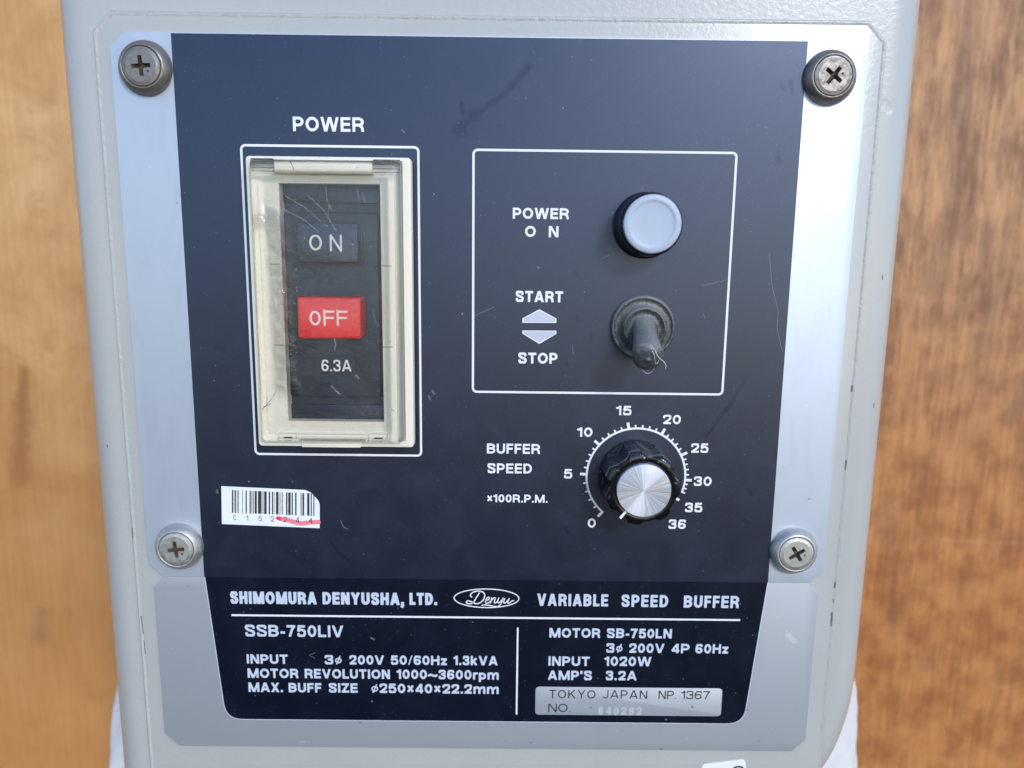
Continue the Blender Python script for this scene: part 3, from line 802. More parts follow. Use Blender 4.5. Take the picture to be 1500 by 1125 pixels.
# ------------------------------------------------------------------ print on the upper plate
HP = .05
def T(s, a, b, y, c, **k): return text(s, a, b, y, c, M_print, cplate, h=.02, hp=HP, label='white printed ' + s, **k)
T('POWER', 429.5, 533.5, 192.7, 21.3, wt=.195)
T('POWER', 751, 833.2, 320.8, 16.2, wt=.215)
T('O', 769, 784.7, 347, 16.2, wt=.215); T('N', 803.7, 818, 347.5, 16.2, wt=.215)
T('START', 755.2, 824.8, 442.6, 16.3, wt=.22)
T('STOP', 759, 816.5, 532.6, 16, wt=.22)
T('BUFFER', 713.2, 791, 664.6, 14.6, wt=.205); T('SPEED', 714, 779, 693.3, 14.4, wt=.205)
T('x100R.P.M.', 713.2, 802, 736, 11.6, wt=.21)
for s, a, b, y in (('0', 860.8, 872.6, 773), ('5', 826, 838, 700.8), ('10', 845.8, 867.7, 639.9), ('15', 903, 924.7, 608.2), ('20', 971, 997, 621.3),
                   ('25', 1012, 1037.3, 663.2), ('30', 1016, 1042, 711.8), ('35', 1003, 1028.4, 750.2), ('36', 979, 1004.3, 774.7)):
    text(s, a, b, y, 13.8, M_print, cplate, h=.02, hp=HP, wt=.21, name='scale_number', label='white scale number ' + s)
def outline(px, wpx, rpx, lab):
    """px: four measured corners tl,tr,br,bl"""
    P = [at(*p) for p in px]
    x0 = (P[0][0]+P[3][0])/2; x1 = (P[1][0]+P[2][0])/2; z1 = (P[0][1]+P[1][1])/2; z0 = (P[2][1]+P[3][1])/2
    mb = MB(); ribbon(mb, rr(x0, x1, z0, z1, rpx*.172, 6), wpx*.172, HP+.02, closed=True)
    mb.build('outline', M_print, cplate, label=lab)
    return x0, x1, z0, z1
outline([(353.6, 212.4), (613, 216.2), (616.8, 667.5), (374.3, 664.6)], 3.3, 6, 'white rounded outline round the power switch')
outline([(693.2, 219.1), (1079.2, 224.5), (1057.7, 577.7), (693.2, 573.8)], 3.3, 6, 'white rounded outline round lamp and toggle')
def poly(pts, name, mat, par, h0, h1, lab=None):
    P = [at(*p) for p in pts]
    area = sum(P[i-1][0]*P[i][1]-P[i][0]*P[i-1][1] for i in range(len(P)))
    if area < 0: P = P[::-1]
    mb = MB(); mb.loft([H(P, h0), H(P, h1)]); return mb.build(name, mat, par, label=lab)
M_arrow = simple('arrow_print', (.50, .54, .66), .42, metal=.35)
for pts, lab in (([(765.2, 472.8), (765.2, 466.3), (790.2, 453), (815, 466.6), (815, 473)], 'up arrow'), ([(765.2, 484), (815, 484.4), (815, 489), (790, 503.8), (765.2, 488.6)], 'down arrow')):
    poly(pts, 'arrow_mark', M_print, cplate, HP, HP+.015, lab)
    cx = sum(p[0] for p in pts)/5; cy = sum(p[1] for p in pts)/5
    poly([(cx+(p[0]-cx)*.93, cy+(p[1]-cy)*.84) for p in pts], 'arrow_fill', M_arrow, cplate, HP+.015, HP+.03)
# dial scale
DC = (33.6, -57.0)
def ang(px, py):
    x, z = at(px, py); return math.degrees(math.atan2(z-DC[1], x-DC[0]))
maj = [(880.8, 751.2), (854, 694.4), (873.1, 647.4), (920.1, 621.4), (972.1, 631), (1002.4, 664.8), (1007, 703.1)]
A_ = [ang(*p) for p in maj]; A_ = [a+360 if a < -120 else a for a in A_]
for i in range(1, len(A_)):
    while A_[i] > A_[i-1]: A_[i] -= 360
R0 = 12.95
mb = MB()
aend = ang(999.5, 721.5)
ribbon(mb, el(DC[0], DC[1], R0, R0, A_[0], aend, 90), .52, HP+.02)
def tick(mb, a, r0, r1, w_, h):
    c, s_ = math.cos(rad(a)), math.sin(rad(a))
    ribbon(mb, [(DC[0]+r0*c, DC[1]+r0*s_), (DC[0]+r1*c, DC[1]+r1*s_)], w_, h)
for i, a in enumerate(A_): tick(mb, a, R0-.25, R0+1.75, .72, HP+.026)
for i in range(6):
    for k in range(1, 5): tick(mb, A_[i] + (A_[i+1]-A_[i])*k/5, R0, R0+.95, .42, HP+.024)
for k in range(1, 4): tick(mb, A_[6]-5.3*k*.95, R0, R0+.9, .42, HP+.024)
for p in ((999.6, 735), (980.4, 755.2)):
    tick(mb, ang(*p), R0-.55, R0+.35, .72, HP+.024)
mb.build('dial_scale', M_print, cplate, label='white round scale with ticks from 0 to 36')

# ------------------------------------------------------------------ print on the name plate (raised metal letters)
NP_ = -.01
def Q(s, a, b, y, c, wt=.215, **k): return text(s, a, b, y, c, M_print_s, nplate, h=.10, base=0.0, hp=NP_, wt=wt, label='raised silver ' + s.replace('f', ' phase') if s == '3f' else 'raised silver ' + s, **k)
Q('SHIMOMURA', 337.9, 464, 884.6, 18, .235, gap=.12); Q('DENYUSHA,', 472.8, 592, 885.6, 17.8, .235, gap=.12); Q('LTD.', 600, 640.5, 886, 17.6, .235, gap=.12)
Q('VARIABLE', 786.9, 890.5, 887.6, 17.6, .21, gap=.16); Q('SPEED', 910, 978.3, 888.9, 17.6, .21, gap=.18); Q('BUFFER', 1001.2, 1082, 890.2, 17.6, .21, gap=.16)
Q('SSB-750LIV', 359.5, 503.2, 932.6, 17, .195)
Q('INPUT', 362, 421.9, 972, 13.5); Q('3f', 476, 500.8, 973, 13.5); Q('200V', 512, 562.7, 973.3, 13.5); Q('50/60Hz', 572.8, 654.7, 973.8, 13.5); Q('1.3kVA', 665.3, 728.9, 974.2, 13.5)
Q('MOTOR', 363.2, 437.3, 992.9, 13.6); Q('REVOLUTION', 446.7, 571.2, 993.8, 13.6); Q('1000~3600rpm', 581.9, 730.5, 994.8, 13.6)
Q('MAX.', 364.5, 414.7, 1013.4, 13.6); Q('BUFF', 423.2, 471.2, 1014, 13.6); Q('SIZE', 481.9, 524, 1014.3, 13.6); Q('f', 544, 554.3, 1014.6, 13.6); Q('250x40x22.2mm', 556.2, 730.5, 1015.5, 13.6)
Q('MOTOR', 804.7, 879, 933.9, 13.8); Q('SB-750LN', 888.6, 983.7, 934.6, 13.8)
Q('3f', 887.8, 911.8, 955.8, 13.6); Q('200V', 921.4, 972.8, 956.2, 13.6); Q('4P', 983.4, 1009.7, 956.6, 13.6); Q('60Hz', 1018.4, 1066.3, 957, 13.6)
Q('INPUT', 803.3, 863.5, 975.2, 13.6); Q('1020W', 885.9, 953.7, 975.4, 13.6)
Q("AMP'S", 802.5, 866.7, 995.9, 13.6); Q('3.2A', 887.2, 932.3, 996.3, 13.6)
for (a, b, wd, lab) in (((339.2, 900.8), (1084, 908.3), .5, 'long horizontal rule'), ((758.2, 919.3), (756.9, 1046.4), .45, 'short upright rule')):
    P0, P1 = at(*a), at(*b)
    if wd == .5: P0 = (P0[0], (P0[1]+P1[1])/2); P1 = (P1[0], P0[1])
    else: P0 = ((P0[0]+P1[0])/2, P0[1]); P1 = (P0[0], P1[1])
    mb = MB(); ribbon(mb, [P0, P1], wd, NP_+.10, base=NP_); mb.build('rule_line', M_print, nplate, label=lab)
# oval emblem with script
c0 = at(712.7, 876.3); rx = (at(760.2, 877)[0]-at(665.2, 876)[0])/2; rz = (at(712, 862.8)[1]-at(712, 890)[1])/2
mb = MB(); ribbon(mb, el(c0[0], c0[1], rx, rz, 0, 360, 48), .26, NP_+.08, base=NP_, closed=True)
mb.build('emblem_oval', M_print, nplate, label='pale oval ring of the emblem')
mb = MB()
scr = [  # pixels of the script strokes: D, e, n, y, u
    [(702, 868.5), (698, 875), (693.5, 882), (688, 884.5), (683, 882.5), (685.5, 880), (691, 881.5), (697, 884.2), (703, 883), (708.5, 877.5), (710, 871), (706.5, 867), (699, 865.8), (692, 868), (689, 872), (691, 874.5)],
    [(711, 880), (715, 878.5), (717, 875.8), (714.8, 874.8), (712, 878), (711.5, 882.5), (714.5, 883.5), (718.5, 880.5)],
    [(720.5, 875.5), (718.5, 883)], [(719.3, 880), (723, 876), (725.6, 876.2), (724, 882), (726, 883.2), (728.8, 880)],
    [(730.5, 876), (729, 881), (731, 883), (735, 879)], [(737, 876), (734, 884), (729.5, 888.2), (724, 888), (712, 886), (706, 886.6)],
    [(739.5, 876.5), (737.8, 882), (740, 883.3), (744, 879)], [(745.8, 876.8), (743.6, 882.2), (746, 883.2), (749.5, 880.5), (752.5, 879.5)]]
for k, s_ in enumerate(scr):
    P = cat([at(*p) for p in s_], 5)
    ribbon(mb, P, .27 if k else .30, NP_+.08+.004*(k % 5), base=NP_, round_=True)
mb.build('emblem_script', M_print, nplate, label='pale handwritten script inside the oval')
# serial number field
P = [at(*p) for p in ((784.2, 1006.2), (1058, 1008.1), (1056.2, 1049.1), (784.2, 1046.9))]
mb = MB(); X0, X1, Z1, Z0 = (P[0][0]+P[3][0])/2, (P[1][0]+P[2][0])/2, (P[0][1]+P[1][1])/2, (P[2][1]+P[3][1])/2
slab(mb, lambda i: rr(X0, X1, Z0, Z1, 1.0, 4, i), NP_, NP_+.06, .03, 2)
M_sfield = metal_plate('serial_field_metal', (.50, .54, .60), .45, .4)
mb.build('serial_field', M_sfield, nplate, smooth=40, label='bare silver field for the serial number')
def K(s, a, b, y, c, wt=.13, **k): return text(s, a, b, y, c, M_ink, nplate, h=.012, hp=NP_+.06, wt=wt, label='black printed ' + s, **k)
K('TOKYO', 804.4, 872.2, 1023, 12.2, gap=.2); K('JAPAN', 882.6, 947.9, 1023.4, 12.2, gap=.2); K('NP.', 964.3, 990.3, 1024, 12.2); K('1367', 997.4, 1039.8, 1024.3, 12.2)
K('NO.', 803, 835.3, 1043, 12.2)
for i, c in enumerate('640292'):
    text(c, 876.3+i*11.2, 883.6+i*11.2, 1047.2+random.uniform(-.5, .5), 11, M_stamp, nplate, h=.02, base=0, hp=NP_+.06, wt=.22, name='stamped_digit', label='stamped digit ' + c)

# ------------------------------------------------------------------ screws in cup washers
def cross(r, w_, rot):
    pts = []
    for q in range(4):
        a = rad(rot + 90*q)
        for (u_, v_) in ((w_, w_*1.12), (w_*1.12, w_)) if False else ((w_*1.3, w_*.95), ):
            pass
        ca, sa = math.cos(a), math.sin(a)
        for (u_, v_) in ((w_*1.55, -w_*1.0), (r, -w_*.92), (r, w_*.92), (w_*1.55, w_*1.0), (w_*1.15, w_*1.15)):
            pts.append((u_*ca - v_*sa, u_*sa + v_*ca))
    return pts
def screw(px, py, rot, mw, mh, lab):
    c = at(px, py, 2.6); o = (c[0], 0, c[1])
    mb = MB()
    prof = [(6.35, .0), (6.4, .25), (6.15, 1.1), (5.7, 1.85), (5.25, 2.35), (4.95, 2.6), (4.75, 2.62), (4.62, 2.5), (4.6, 2.2)]
    lathe(mb, prof, (c[0], c[1], 0), 72, cap1=False)
    s_ = mb.build('screw', mw, machine, origin=o, smooth=50, label=lab)
    mb = MB()
    R_ = 4.52
    rings = [(R_, 2.2), (R_, 2.5), (R_-.12, 2.66), (R_-.5, 2.74), (3.6, 2.86)]
    ids = lathe(mb, rings, (c[0], c[1], 0), 48, cap1=False)
    cr = cross(2.35, .52, rot)
    outer = [(3.6*math.cos(2*math.pi*i/48), 3.6*math.sin(2*math.pi*i/48)) for i in range(48)]
    dr = rad(rot-40); dm = [(2.05*math.cos(dr)+.3*math.cos(2*math.pi*i/10), 2.05*math.sin(dr)+.3*math.sin(2*math.pi*i/10)) for i in range(10)]
    sh = lambda L: [(c[0]+p[0], c[1]+p[1]) for p in L]
    mb.tess(sh(outer), [sh(cr), sh(dm)], 2.87)
    mb.loft([H(sh([(p[0]*.45, p[1]*.45) for p in dm])[::-1], 2.5), H(sh(dm)[::-1], 2.87)], cap1=False, mi=1)
    mb.face([mb.P(*sh([(p[0]*.45, p[1]*.45)])[0], 2.5) for p in dm], 1)
    low = [(p[0]*.60, p[1]*.60) for p in cr]
    mb.loft([H(sh(low)[::-1], 1.5), H(sh([(p[0]*.93, p[1]*.93) for p in cr])[::-1], 2.55)], cap1=False, mi=1)
    mb.loft([H(sh([(p[0]*.93, p[1]*.93) for p in cr])[::-1], 2.55), H(sh(cr)[::-1], 2.87)], cap1=False, mi=0)
    mb.face([mb.P(*q, 1.5) for q in sh(low)], 1)
    mb.build('screw_head', [mh, M_grime], s_, origin=o, smooth=35)
    return s_
screw(206.5, 96.5, 4, M_screw_d, M_screw_d, 'tarnished brown cross-head screw in a cup washer, upper left')
screw(1221, 110.5, 52, M_screw_d, M_screw_d, 'tarnished grey cross-head screw in a cup washer, upper right')
screw(257.5, 805, 6, M_screw_l, M_screw_l, 'pale dusty cross-head screw in a cup washer, lower left')
screw(1167, 811.5, 32, M_screw_l, M_screw_l, 'pale dusty cross-head screw in a cup washer, lower right')

# ------------------------------------------------------------------ power switch
HF = 5.2     # front of the cream bezel
def rect(px, h):
    P = [at(*p, h) for p in px]
    return ((P[0][0]+P[3][0])/2, (P[1][0]+P[2][0])/2, (P[2][1]+P[3][1])/2, (P[0][1]+P[1][1])/2)
fx0, fx1, fz0, fz1 = rect([(358.6, 227.8), (601.6, 231), (606.4, 656.2), (379, 653)], HF)
wx0, wx1, wz0, wz1 = rect([(408.5, 269), (556.5, 270), (563, 617), (424, 616.5)], 4.3)
mb = MB(); q0 = lambda i: rr(fx0+.25, fx1-.1, fz0+.15, fz1-.15, .8, 4, i)
mb.loft([H(q0(0), .05), H(q0(0), 2.3), H(q0(.1), 2.4), H(rr(wx0-.7, wx1+.7, wz0-.7, wz1+.7, .2, 4), 2.4), H(rr(wx0-.7, wx1+.7, wz0-.7, wz1+.7, .2, 4), .05)], cap1=False)
sw = mb.build('power_switch', M_black_pl, machine, origin=((fx0+fx1)/2, 0, (fz0+fz1)/2), smooth=45, label='push-button power switch in a cream frame under a clear lid')
# bezel
cv = (fx0+1.55, fx1-2.15, fz0+1.75, fz1-.0)   # lid footprint
mb = MB()
b = .35
loops = [H(rr(fx0, fx1, fz0, fz1, .9, 5), 2.2), H(rr(fx0, fx1, fz0, fz1, .9, 5), HF-b)]
for i in (1, 2, 3):
    a = rad(30*i); loops.append(H(rr(fx0, fx1, fz0, fz1, .9, 5, b*(1-math.cos(a))), HF-b+b*math.sin(a)))
g0 = rr(cv[0]-.15, cv[1]+.15, cv[2]-.15, fz1-.75, .5, 5)
g1 = rr(cv[0]-.15, cv[1]+.15, cv[2]-.15, fz1-.75, .5, 5, .12)
loops += [H(g0, HF), H(g1, HF-.9)]
k0 = rr(cv[0]+.9, cv[1]-1.9, cv[2]+1.4, fz1-1.6, .3, 5); k1 = rr(cv[0]+1.0, cv[1]-2.0, cv[2]+1.5, fz1-1.7, .3, 5)
loops += [H(k0, HF-.9), H(k1, HF-.45)]
loops += [H(rr(wx0, wx1, wz0, wz1, .15, 5, -.15), HF-.45), H(rr(wx0, wx1, wz0, wz1, .15, 5), HF-.6), H(rr(wx0, wx1, wz0, wz1, .15, 5), 1.0)]
mb.loft(loops, cap1=False)
mb.build('bezel', M_cream, sw, smooth=40, label='cream plastic frame')
# seam notches in the frame
for px in ((395, 386.6, 410.5, 387.2), (557.5, 389.2, 573.5, 390), (401, 505.2, 416, 505.8), (560.5, 508, 576, 508.6)):
    a, b_ = at(px[0], px[1], HF-.45), at(px[2], px[3], HF-.45)
    mb = MB(); ribbon(mb, [(a[0], (a[1]+b_[1])/2), (b_[0], (a[1]+b_[1])/2)], .2, HF-.435); mb.build('seam', M_cream_d, sw)
# hinge block
hx0, hx1, hz0, hz1 = rect([(400.5, 230.5), (545.5, 232.5), (545.5, 256), (401, 254)], HF+1.5)
mb = MB(); slab(mb, lambda i: rr(hx0, hx1, hz0, hz1, .3, 3, i), HF-.5, HF+1.5, .35, 3)
mb.build('hinge_block', M_cream, sw, smooth=45, label='cream hinge block at the top of the frame')
# black interior: floor, raised insert, wells
mb = MB(); slab(mb, lambda i: rr(wx0-.6, wx1+.6, wz0-.6, wz1+.6, .2, 3, i), .6, 1.0, .05, 1)
mb.build('switch_floor', M_black_pl2, sw, label='black floor inside the frame')
ix0, ix1, iz0, iz1 = rect([(413, 310), (553.5, 311), (559.5, 583), (426, 582)], 2.0)
mb = MB(); slab(mb, lambda i: rr(ix0, ix1, iz0, iz1, 1.1, 5, i), 1.0, 2.0, .45, 4)
mb.build('switch_insert', M_black_pl2, sw, smooth=45, label='raised black insert that carries the buttons')
ux0, ux1, uz0, uz1 = rect([(410, 297), (556, 298), (556, 303), (410, 302)], 1.6)
mb = MB(); slab(mb, lambda i: rr(wx0, wx1, uz1, wz1, .1, 3, i), 1.0, 1.9, .15, 2)
mb.build('step', M_black_pl2, sw, smooth=45)
lx = rect([(423, 592.5), (562.5, 593.5), (562.5, 617), (424, 617)], 1.9)
mb = MB(); slab(mb, lambda i: rr(wx0, wx1, wz0, lx[3], .1, 3, i), 1.0, 1.9, .15, 2)
mb.build('step', M_black_pl2, sw, smooth=45)
# rating label
qx = rect([(466.5, 521.5), (521.2, 522.2), (521.5, 550.3), (466.8, 549.6)], 2.0)
mb = MB(); ribbon(mb, rr(qx[0], qx[1], qx[2], qx[3], .3, 3), .22, 2.12, base=2.0, closed=True)
mb.build('label_rim', M_black_pl2, sw, label='small raised rim round the rating')
text('6.3A', 471.2, 515, 544, 17, M_engr, sw, h=.03, hp=2.0, wt=.15, gap=.14, label='white 6.3A rating')
M_on = simple('blue_black_button', (.012, .022, .052), .24, bump=(3, .04), var=.2, coat=.15)
M_on.node_tree.nodes['Principled BSDF'].inputs['Specular Tint'].default_value = (.55, .72, 1, 1)
# push buttons
def pbutton(px, h0, h1, mat, name, lab, well=True):
    x0_, x1_, z0_, z1_ = rect(px, h1)
    if well:
        mb = MB()
        w0 = rr(x0_-.45, x1_+.45, z0_-.45, z1_+.45, .6, 4); w1 = rr(x0_-.2, x1_+.2, z0_-.2, z1_+.2, .4, 4)
        ribbon(mb, rr(x0_-.55, x1_+.55, z0_-.55, z1_+.55, .7, 4), .35, 2.15, base=2.0, closed=True)
        mb.build('button_collar', M_black_pl2, sw)
    mb = MB()
    slab(mb, lambda i: rr(x0_, x1_, z0_, z1_, .75, 5, i), h0, h1, .42, 4)
    return mb.build(name, mat, sw, smooth=50, label=lab, origin=((x0_+x1_)/2, -h0, (z0_+z1_)/2))
pbutton([(433.2, 325.5), (524.5, 326), (524.5, 385.5), (435.6, 385)], 1.9, 5.4, M_on, 'on_button', 'black ON push button')
pbutton([(434.4, 434.5), (527.8, 435.8), (529.2, 496.8), (437.4, 495.6)], 1.9, 7.3, M_red, 'off_button', 'red OFF push button standing proud')
for s_, a, b_, y, c, hh in (('0', 453.2, 472, 366.8, 23.2, 5.4), ('N', 483.4, 501.2, 367, 21.8, 5.4), ('0', 453.9, 470, 476.6, 21.4, 7.3), ('F', 474.2, 489.2, 476, 21, 7.3), ('F', 493.6, 508.4, 476.2, 21, 7.3)):
    text(s_, a, b_, y, c, M_engr, sw, h=.02, hp=hh, wt=.14, round_=True, name='button_letter', label='white letter ' + ('O' if s_ == '0' else s_))
# clear lid
HC = HF + 3.0
mb = MB()
def lidloop(ins, h, r=1.1): return H(rr(cv[0], cv[1], cv[2], fz1-.9, r, 6, ins), h)
b = 1.5
L = [lidloop(0, HF-.75), lidloop(.05, HC-b)]
for i in range(1, 7):
    a = rad(15*i); L.append(lidloop(.05+b*(1-math.cos(a)), HC-b+b*math.sin(a)))
for ins_, dh in ((1.7, -.02), (2.2, -.14), (2.7, -.34), (3.2, -.52), (3.6, -.60), (3.9, -.62)): L.append(lidloop(ins_, HC+dh))
mb.loft(L, cap1=True)
lid = mb.build('lid', M_clear, sw, smooth=60, label='clear hinged plastic lid, scuffed')
# hinge barrels of the lid
for (a, b_) in (((367.5, 231), (399.5, 231)), ((547, 233), (586, 233.5))):
    A0, B0 = at(*a, HF+1.6), at(*b_, HF+1.6)
    for dz_, rr_ in ((-.7, .62), (-2.6, .5)):
        mb = MB(); tube(mb, [(A0[0], A0[1]+dz_, HF+1.5), (B0[0], A0[1]+dz_, HF+1.5)], rr_, 16)
        mb.build('hinge_barrel', M_clear, sw, smooth=60)
# lid foot latch: cream tab and slots
tx = rect([(440, 646), (531, 647.5), (527, 656), (444, 655)], HF)
mb = MB(); slab(mb, lambda i: rr(tx[0], tx[1], tx[2]+.05, tx[3]+.2, .3, 3, i), HF-.1, HF+.35, .15, 2)
mb.build('latch_tab', M_cream, sw, smooth=45, label='cream finger tab at the foot of the lid')
for a in ((409, 633, 436, 643), (541, 634, 569, 644)):
    q = rect([(a[0], a[1]), (a[2], a[1]), (a[2], a[3]), (a[0], a[3])], HF-.4)
    mb = MB(); ribbon(mb, rr(q[0], q[1], q[2], q[3], .1, 2), .22, HF-.1, base=HF-.6, closed=True)
    mb.build('latch_slot', M_cream, sw)
    mb = MB(); ribbon(mb, [(q[0]+1.2, q[2]+.35), (q[1]-1.4, q[2]+.35)], .4, HF-.38); mb.build('latch_gap', M_grime, sw)
mb = MB(); q = rect([(440, 632.5), (536, 634), (536, 643), (440, 642)], HF-.4)
for zz in (q[2]+.2, q[3]-.2): ribbon(mb, [(q[0], zz), (q[1], zz)], .3, HF-.1, base=HF-.6)
mb.build('latch_rib', M_cream, sw)
# dark scuffs on the cream frame
M_scuff = simple('dark_scuff', (.12, .10, .08), .7)
for i, (a, b_, w_) in enumerate((((425, 236), (430, 249), .16), ((384, 600), (398, 584), .12), ((398, 582), (405, 571), .1), ((386, 596), (397, 591), .16), ((390, 593), (391, 581), .1), ((573, 599), (578, 603), .14))):
    hh = HF+1.52 if i == 0 else HC+.02
    A0, B0 = at(*a, hh), at(*b_, hh); mb = MB(); ribbon(mb, cat([A0, ((A0[0]+B0[0])/2+.12, (A0[1]+B0[1])/2-.05), B0], 3), w_, hh)
    mb.build('scuff', M_scuff, sw)

# ------------------------------------------------------------------ POWER ON lamp
c = at(956.2, 328.1, 10.3); o = (c[0], 0, c[1])
mb = MB()
lathe(mb, [(8.1, .05), (8.1, .6), (7.9, .85), (7.75, 1.0), (7.5, 8.2), (7.42, 8.7), (7.25, 8.9), (7.08, 8.8), (6.98, 7.6)], (c[0], c[1], 0), 96, cap1=False)
lamp = mb.build('indicator_lamp', simple('lamp_collar_black', (.016, .017, .022), .22, coat=.3), machine, origin=o, smooth=50, label='round frosted pale blue push lamp in a black collar')
mb = MB()
lathe(mb, [(6.85, 7.6), (6.85, 9.9), (6.72, 10.15), (6.45, 10.28), (5.75, 10.36), (5.35, 10.34), (5.15, 10.2), (4.9, 10.15), (2.5, 10.12), (0.0, 10.12)], (c[0], c[1], 0), 96)
mb.build('lens', M_lens, lamp, origin=o, smooth=40, label='frosted pale lens')
mb = MB(); lathe(mb, [(6.93, 9.0), (6.93, 9.95), (6.86, 10.05)], (c[0], c[1], 0), 96, cap1=False)
mb.build('lens_ring', M_chrome, lamp, origin=o, smooth=40, label='thin bright rim round the lens')

# ------------------------------------------------------------------ toggle switch under a rubber boot
c = at(941.5, 480.2, .8); o = (c[0], 0, c[1])
mb = MB()
lathe(mb, [(8.1, .05), (8.15, 1.0), (7.95, 1.6), (7.6, 1.85), (7.35, 1.8), (7.2, 1.45), (6.9, 1.3), (5.9, 1.45), (5.6, 1.9), (5.5, 3.3), (5.25, 3.9), (4.95, 4.1), (4.7, 3.95), (4.45, 3.4), (3.8, 3.1), (3.1, 3.4), (2.6, 4.2)], (c[0], c[1], 0), 80)
tog = mb.build('toggle_switch', M_rubber, machine, origin=o, smooth=60, label='toggle switch in a dusty black rubber boot, lever down')
tip = at(950.3, 528, 17.0)
A = Vector((c[0], c[1], 2.6)); B = Vector((tip[0], tip[1], 16.6)); ax_ = B - A; LL = ax_.length
mb = MB()
prof = [(3.2, 0), (3.0, 1.5), (2.95, 3), (3.0, 5), (3.3, LL*.55), (3.6, LL*.75), (3.7, LL*.86)]
for i in range(1, 9):
    a = rad(90*i/8.6); prof.append((3.7*math.cos(a)**.8, LL*.86 + 2.2*math.sin(a)))
prof += [(.62, LL*.86+2.2), (.55, LL*.86+2.5), (.3, LL*.86+2.68), (0, LL*.86+2.7)]
lathe(mb, prof, tuple(A), 48, axis=tuple(ax_), fr=lambda r, h, t: r*(1 + .015*math.sin(3*t+h) + .01*math.sin(7*t-h*2)))
mb.build('lever', M_rubber, tog, smooth=60, label='rounded rubber-covered lever')

# ------------------------------------------------------------------ speed knob
o = (DC[0], 0, DC[1])
KH = 11.6; NL = 7
def flute(r, h, t):
    if r < 8.8 or h < 1.0: return r
    k = (t*NL/(2*math.pi) + .17) % 1.0
    if k < .36:                      # ribbed crest
        return r + .05*math.cos(k/.36*5*2*math.pi)*min(1, (h-1)/1.5)
    q = (k-.36)/.64
    return r - (.95 + .35*min(1, max(0, (h-2)/8)))*math.sin(q*math.pi)**.9*min(1, (h-1)/1.6)
mb = MB()
lathe(mb, [(9.85, .4), (9.95, .9), (9.9, 1.3), (9.75, 1.6), (9.7, 2.6), (9.6, 5), (9.5, 8), (9.45, KH-1.2), (9.3, KH-.7), (8.95, KH-.4), (8.3, KH-.3), (7.2, KH-.2), (6.9, KH-.35), (6.85, KH-.7)], (DC[0], DC[1], 0), 420, fr=flute)
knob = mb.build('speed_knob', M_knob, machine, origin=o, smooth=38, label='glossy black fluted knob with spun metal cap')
mb = MB()
cap_c = (DC[0], -(KH+.05), DC[1])
lathe(mb, [(6.72, KH-.6), (6.72, KH+.55), (6.62, KH+.68), (6.45, KH+.7), (3.5, KH+.7), (1.2, KH+.7), (0, KH+.7)], (DC[0], DC[1], 0), 128)
mb.build('cap_disc', M_spun, knob, origin=(DC[0], -(KH+.7), DC[1]), smooth=30, label='spun aluminium cap disc')
pa = Vector(at(917.8, 750.3, KH)); pb = Vector(at(910.0, 758.0, KH))
dirn = (pb-Vector(DC)).normalized()
mb = MB(); ribbon(mb, [tuple(Vector(DC)+dirn*6.85), tuple(Vector(DC)+dirn*9.25)], .62, KH-.13, base=KH-.5)
mb.build('pointer_line', M_print, knob, label='short white pointer line')

# ------------------------------------------------------------------ stickers
stp = [(324.5, 711.9), (446.7, 717.5), (455, 721), (462.7, 728.7), (467, 734), (468.5, 739.3), (468.5, 773.5), (325.3, 767.3)]
st = poly(stp, 'barcode_sticker', M_paper, machine, HP, HP+.10, 'white barcode sticker with a torn upper right corner')
bars = [525, 528, 2, 534, 540, 1.5]
def lerp_px(x, y):   # zoomed measurement (3.75 x) to photo pixels
    return (200 + x/3.75, 690 + y/3.75)
xs = [(525,533),(538,541),(543,549),(556,562),(582,585),(600,607),(622,629),(633,637),(641,645),(650,662),(668,687),(690,693),(697,699),(702,716),(727,735),(745,752),(758,760),(767,781),(785,787),(792,795),(801,805),(822,830),(834,848),(853,860),(872,880),(902,905),(908,912),(914,922),(938,951),(958,964),(972,978)]
mb = MB()
for a, b_ in xs:
    t = (a-525)/453
    yt = 103+20*t; yb_ = 228+18*t
    P = [at(*lerp_px(a, yt)), at(*lerp_px(b_, yt)), at(*lerp_px(b_, yb_)), at(*lerp_px(a, yb_))]
    mb.loft([H(P[::-1], HP+.10), H(P[::-1], HP+.112)])
mb.build('barcode', simple('barcode_ink', (.035, .032, .03), .5), st, label='black barcode bars')
for c_, x, y in (('C', 541, 270), ('1', 610, 273), ('5', 680, 275), ('2', 748, 277), ('2', 817, 280), ('4', 885, 283), ('4', 957, 286)):
    p = lerp_px(x, y); w_ = 2.4 if c_ != '1' else 1.2
    text(c_, p[0]-w_, p[0]+w_, p[1], 7.6, M_ink, st, h=.022, hp=HP+.10, wt=.11, round_=True, name='code_digit', label='black code character ' + c_)
mb = MB()
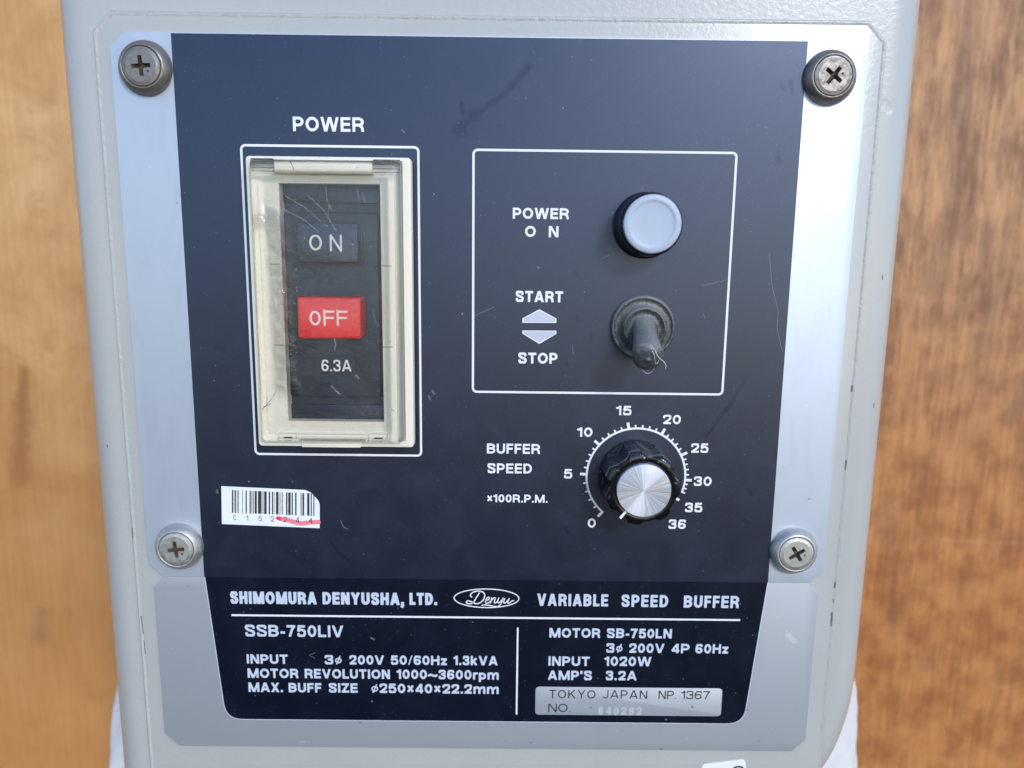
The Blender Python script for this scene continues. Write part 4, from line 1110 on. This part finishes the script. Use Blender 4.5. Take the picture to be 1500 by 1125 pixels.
P = [at(*lerp_px(x, y)) for x, y in ((790, 262), (830, 268), (870, 279), (905, 287), (950, 281), (1000, 279))]
ribbon(mb, cat(P, 5), 1.25, HP+.112, round_=True)
mb.build('marker_stroke', M_marker_l, st, label='pink marker stroke across the last digits')
mb = MB(); q = at(*lerp_px(782, 258))
mb.loft([H(el(q[0], q[1], .78, .52, 0, 345, 23), HP+.10), H(el(q[0], q[1], .78, .52, 0, 345, 23), HP+.118)])
mb.build('marker_blot', M_marker, st, label='red marker blot')
# small sticker at the foot of the box
sp_ = [(1029, 1126), (1030, 1123.2), (1034, 1121.2), (1086, 1114.8), (1091, 1115.6), (1093, 1118.5), (1100, 1180), (1036, 1187)]
st2 = poly(sp_, 'small_sticker', M_paper, machine, -.75, -.6, 'white sticker with a printed black character, cut off by the lower edge')
P = [at(x, y, -.6) for x, y in ((1074, 1128), (1076, 1124.6), (1081, 1123), (1086.5, 1124), (1088.5, 1128), (1085, 1134), (1076, 1142))]
mb = MB(); ribbon(mb, cat(P, 5)+[at(1090, 1140.5, -.6)], .55, -.58); mb.build('lettering', M_ink, st2, label='black printed character')

# ------------------------------------------------------------------ lint on the toggle tip
mb = MB()
hh = 18.2
def fib(pts, r=.055): tube(mb, [ (p.x, p.y, p.z) for p in [Vector((*at(x, y, h_), h_)) for x, y, h_ in pts]] if False else cat([Vector((*at(x, y, h_), h_)) for x, y, h_ in pts], 6), r, 5)
fib([(955.5, 514, 18.8), (958, 519, 18.7), (959, 525, 18.2), (961, 533, 17.2), (964, 530, 17.2), (966, 525, 17.6)])
fib([(960, 513.5, 18.6), (963, 521, 18.4), (968, 526, 17.8), (972.5, 530, 17), (975.5, 535, 16.4), (974.5, 540, 16)], .075)
fib([(934.5, 533, 14), (941, 542, 13), (948, 547, 12.5), (955, 544, 13), (961, 536, 15)])
lint = mb.build('lint_fibre', M_lint, smooth=60)
lint['label'] = 'pale curled lint fibres caught on the tip of the rubber toggle lever'; lint['category'] = 'lint'
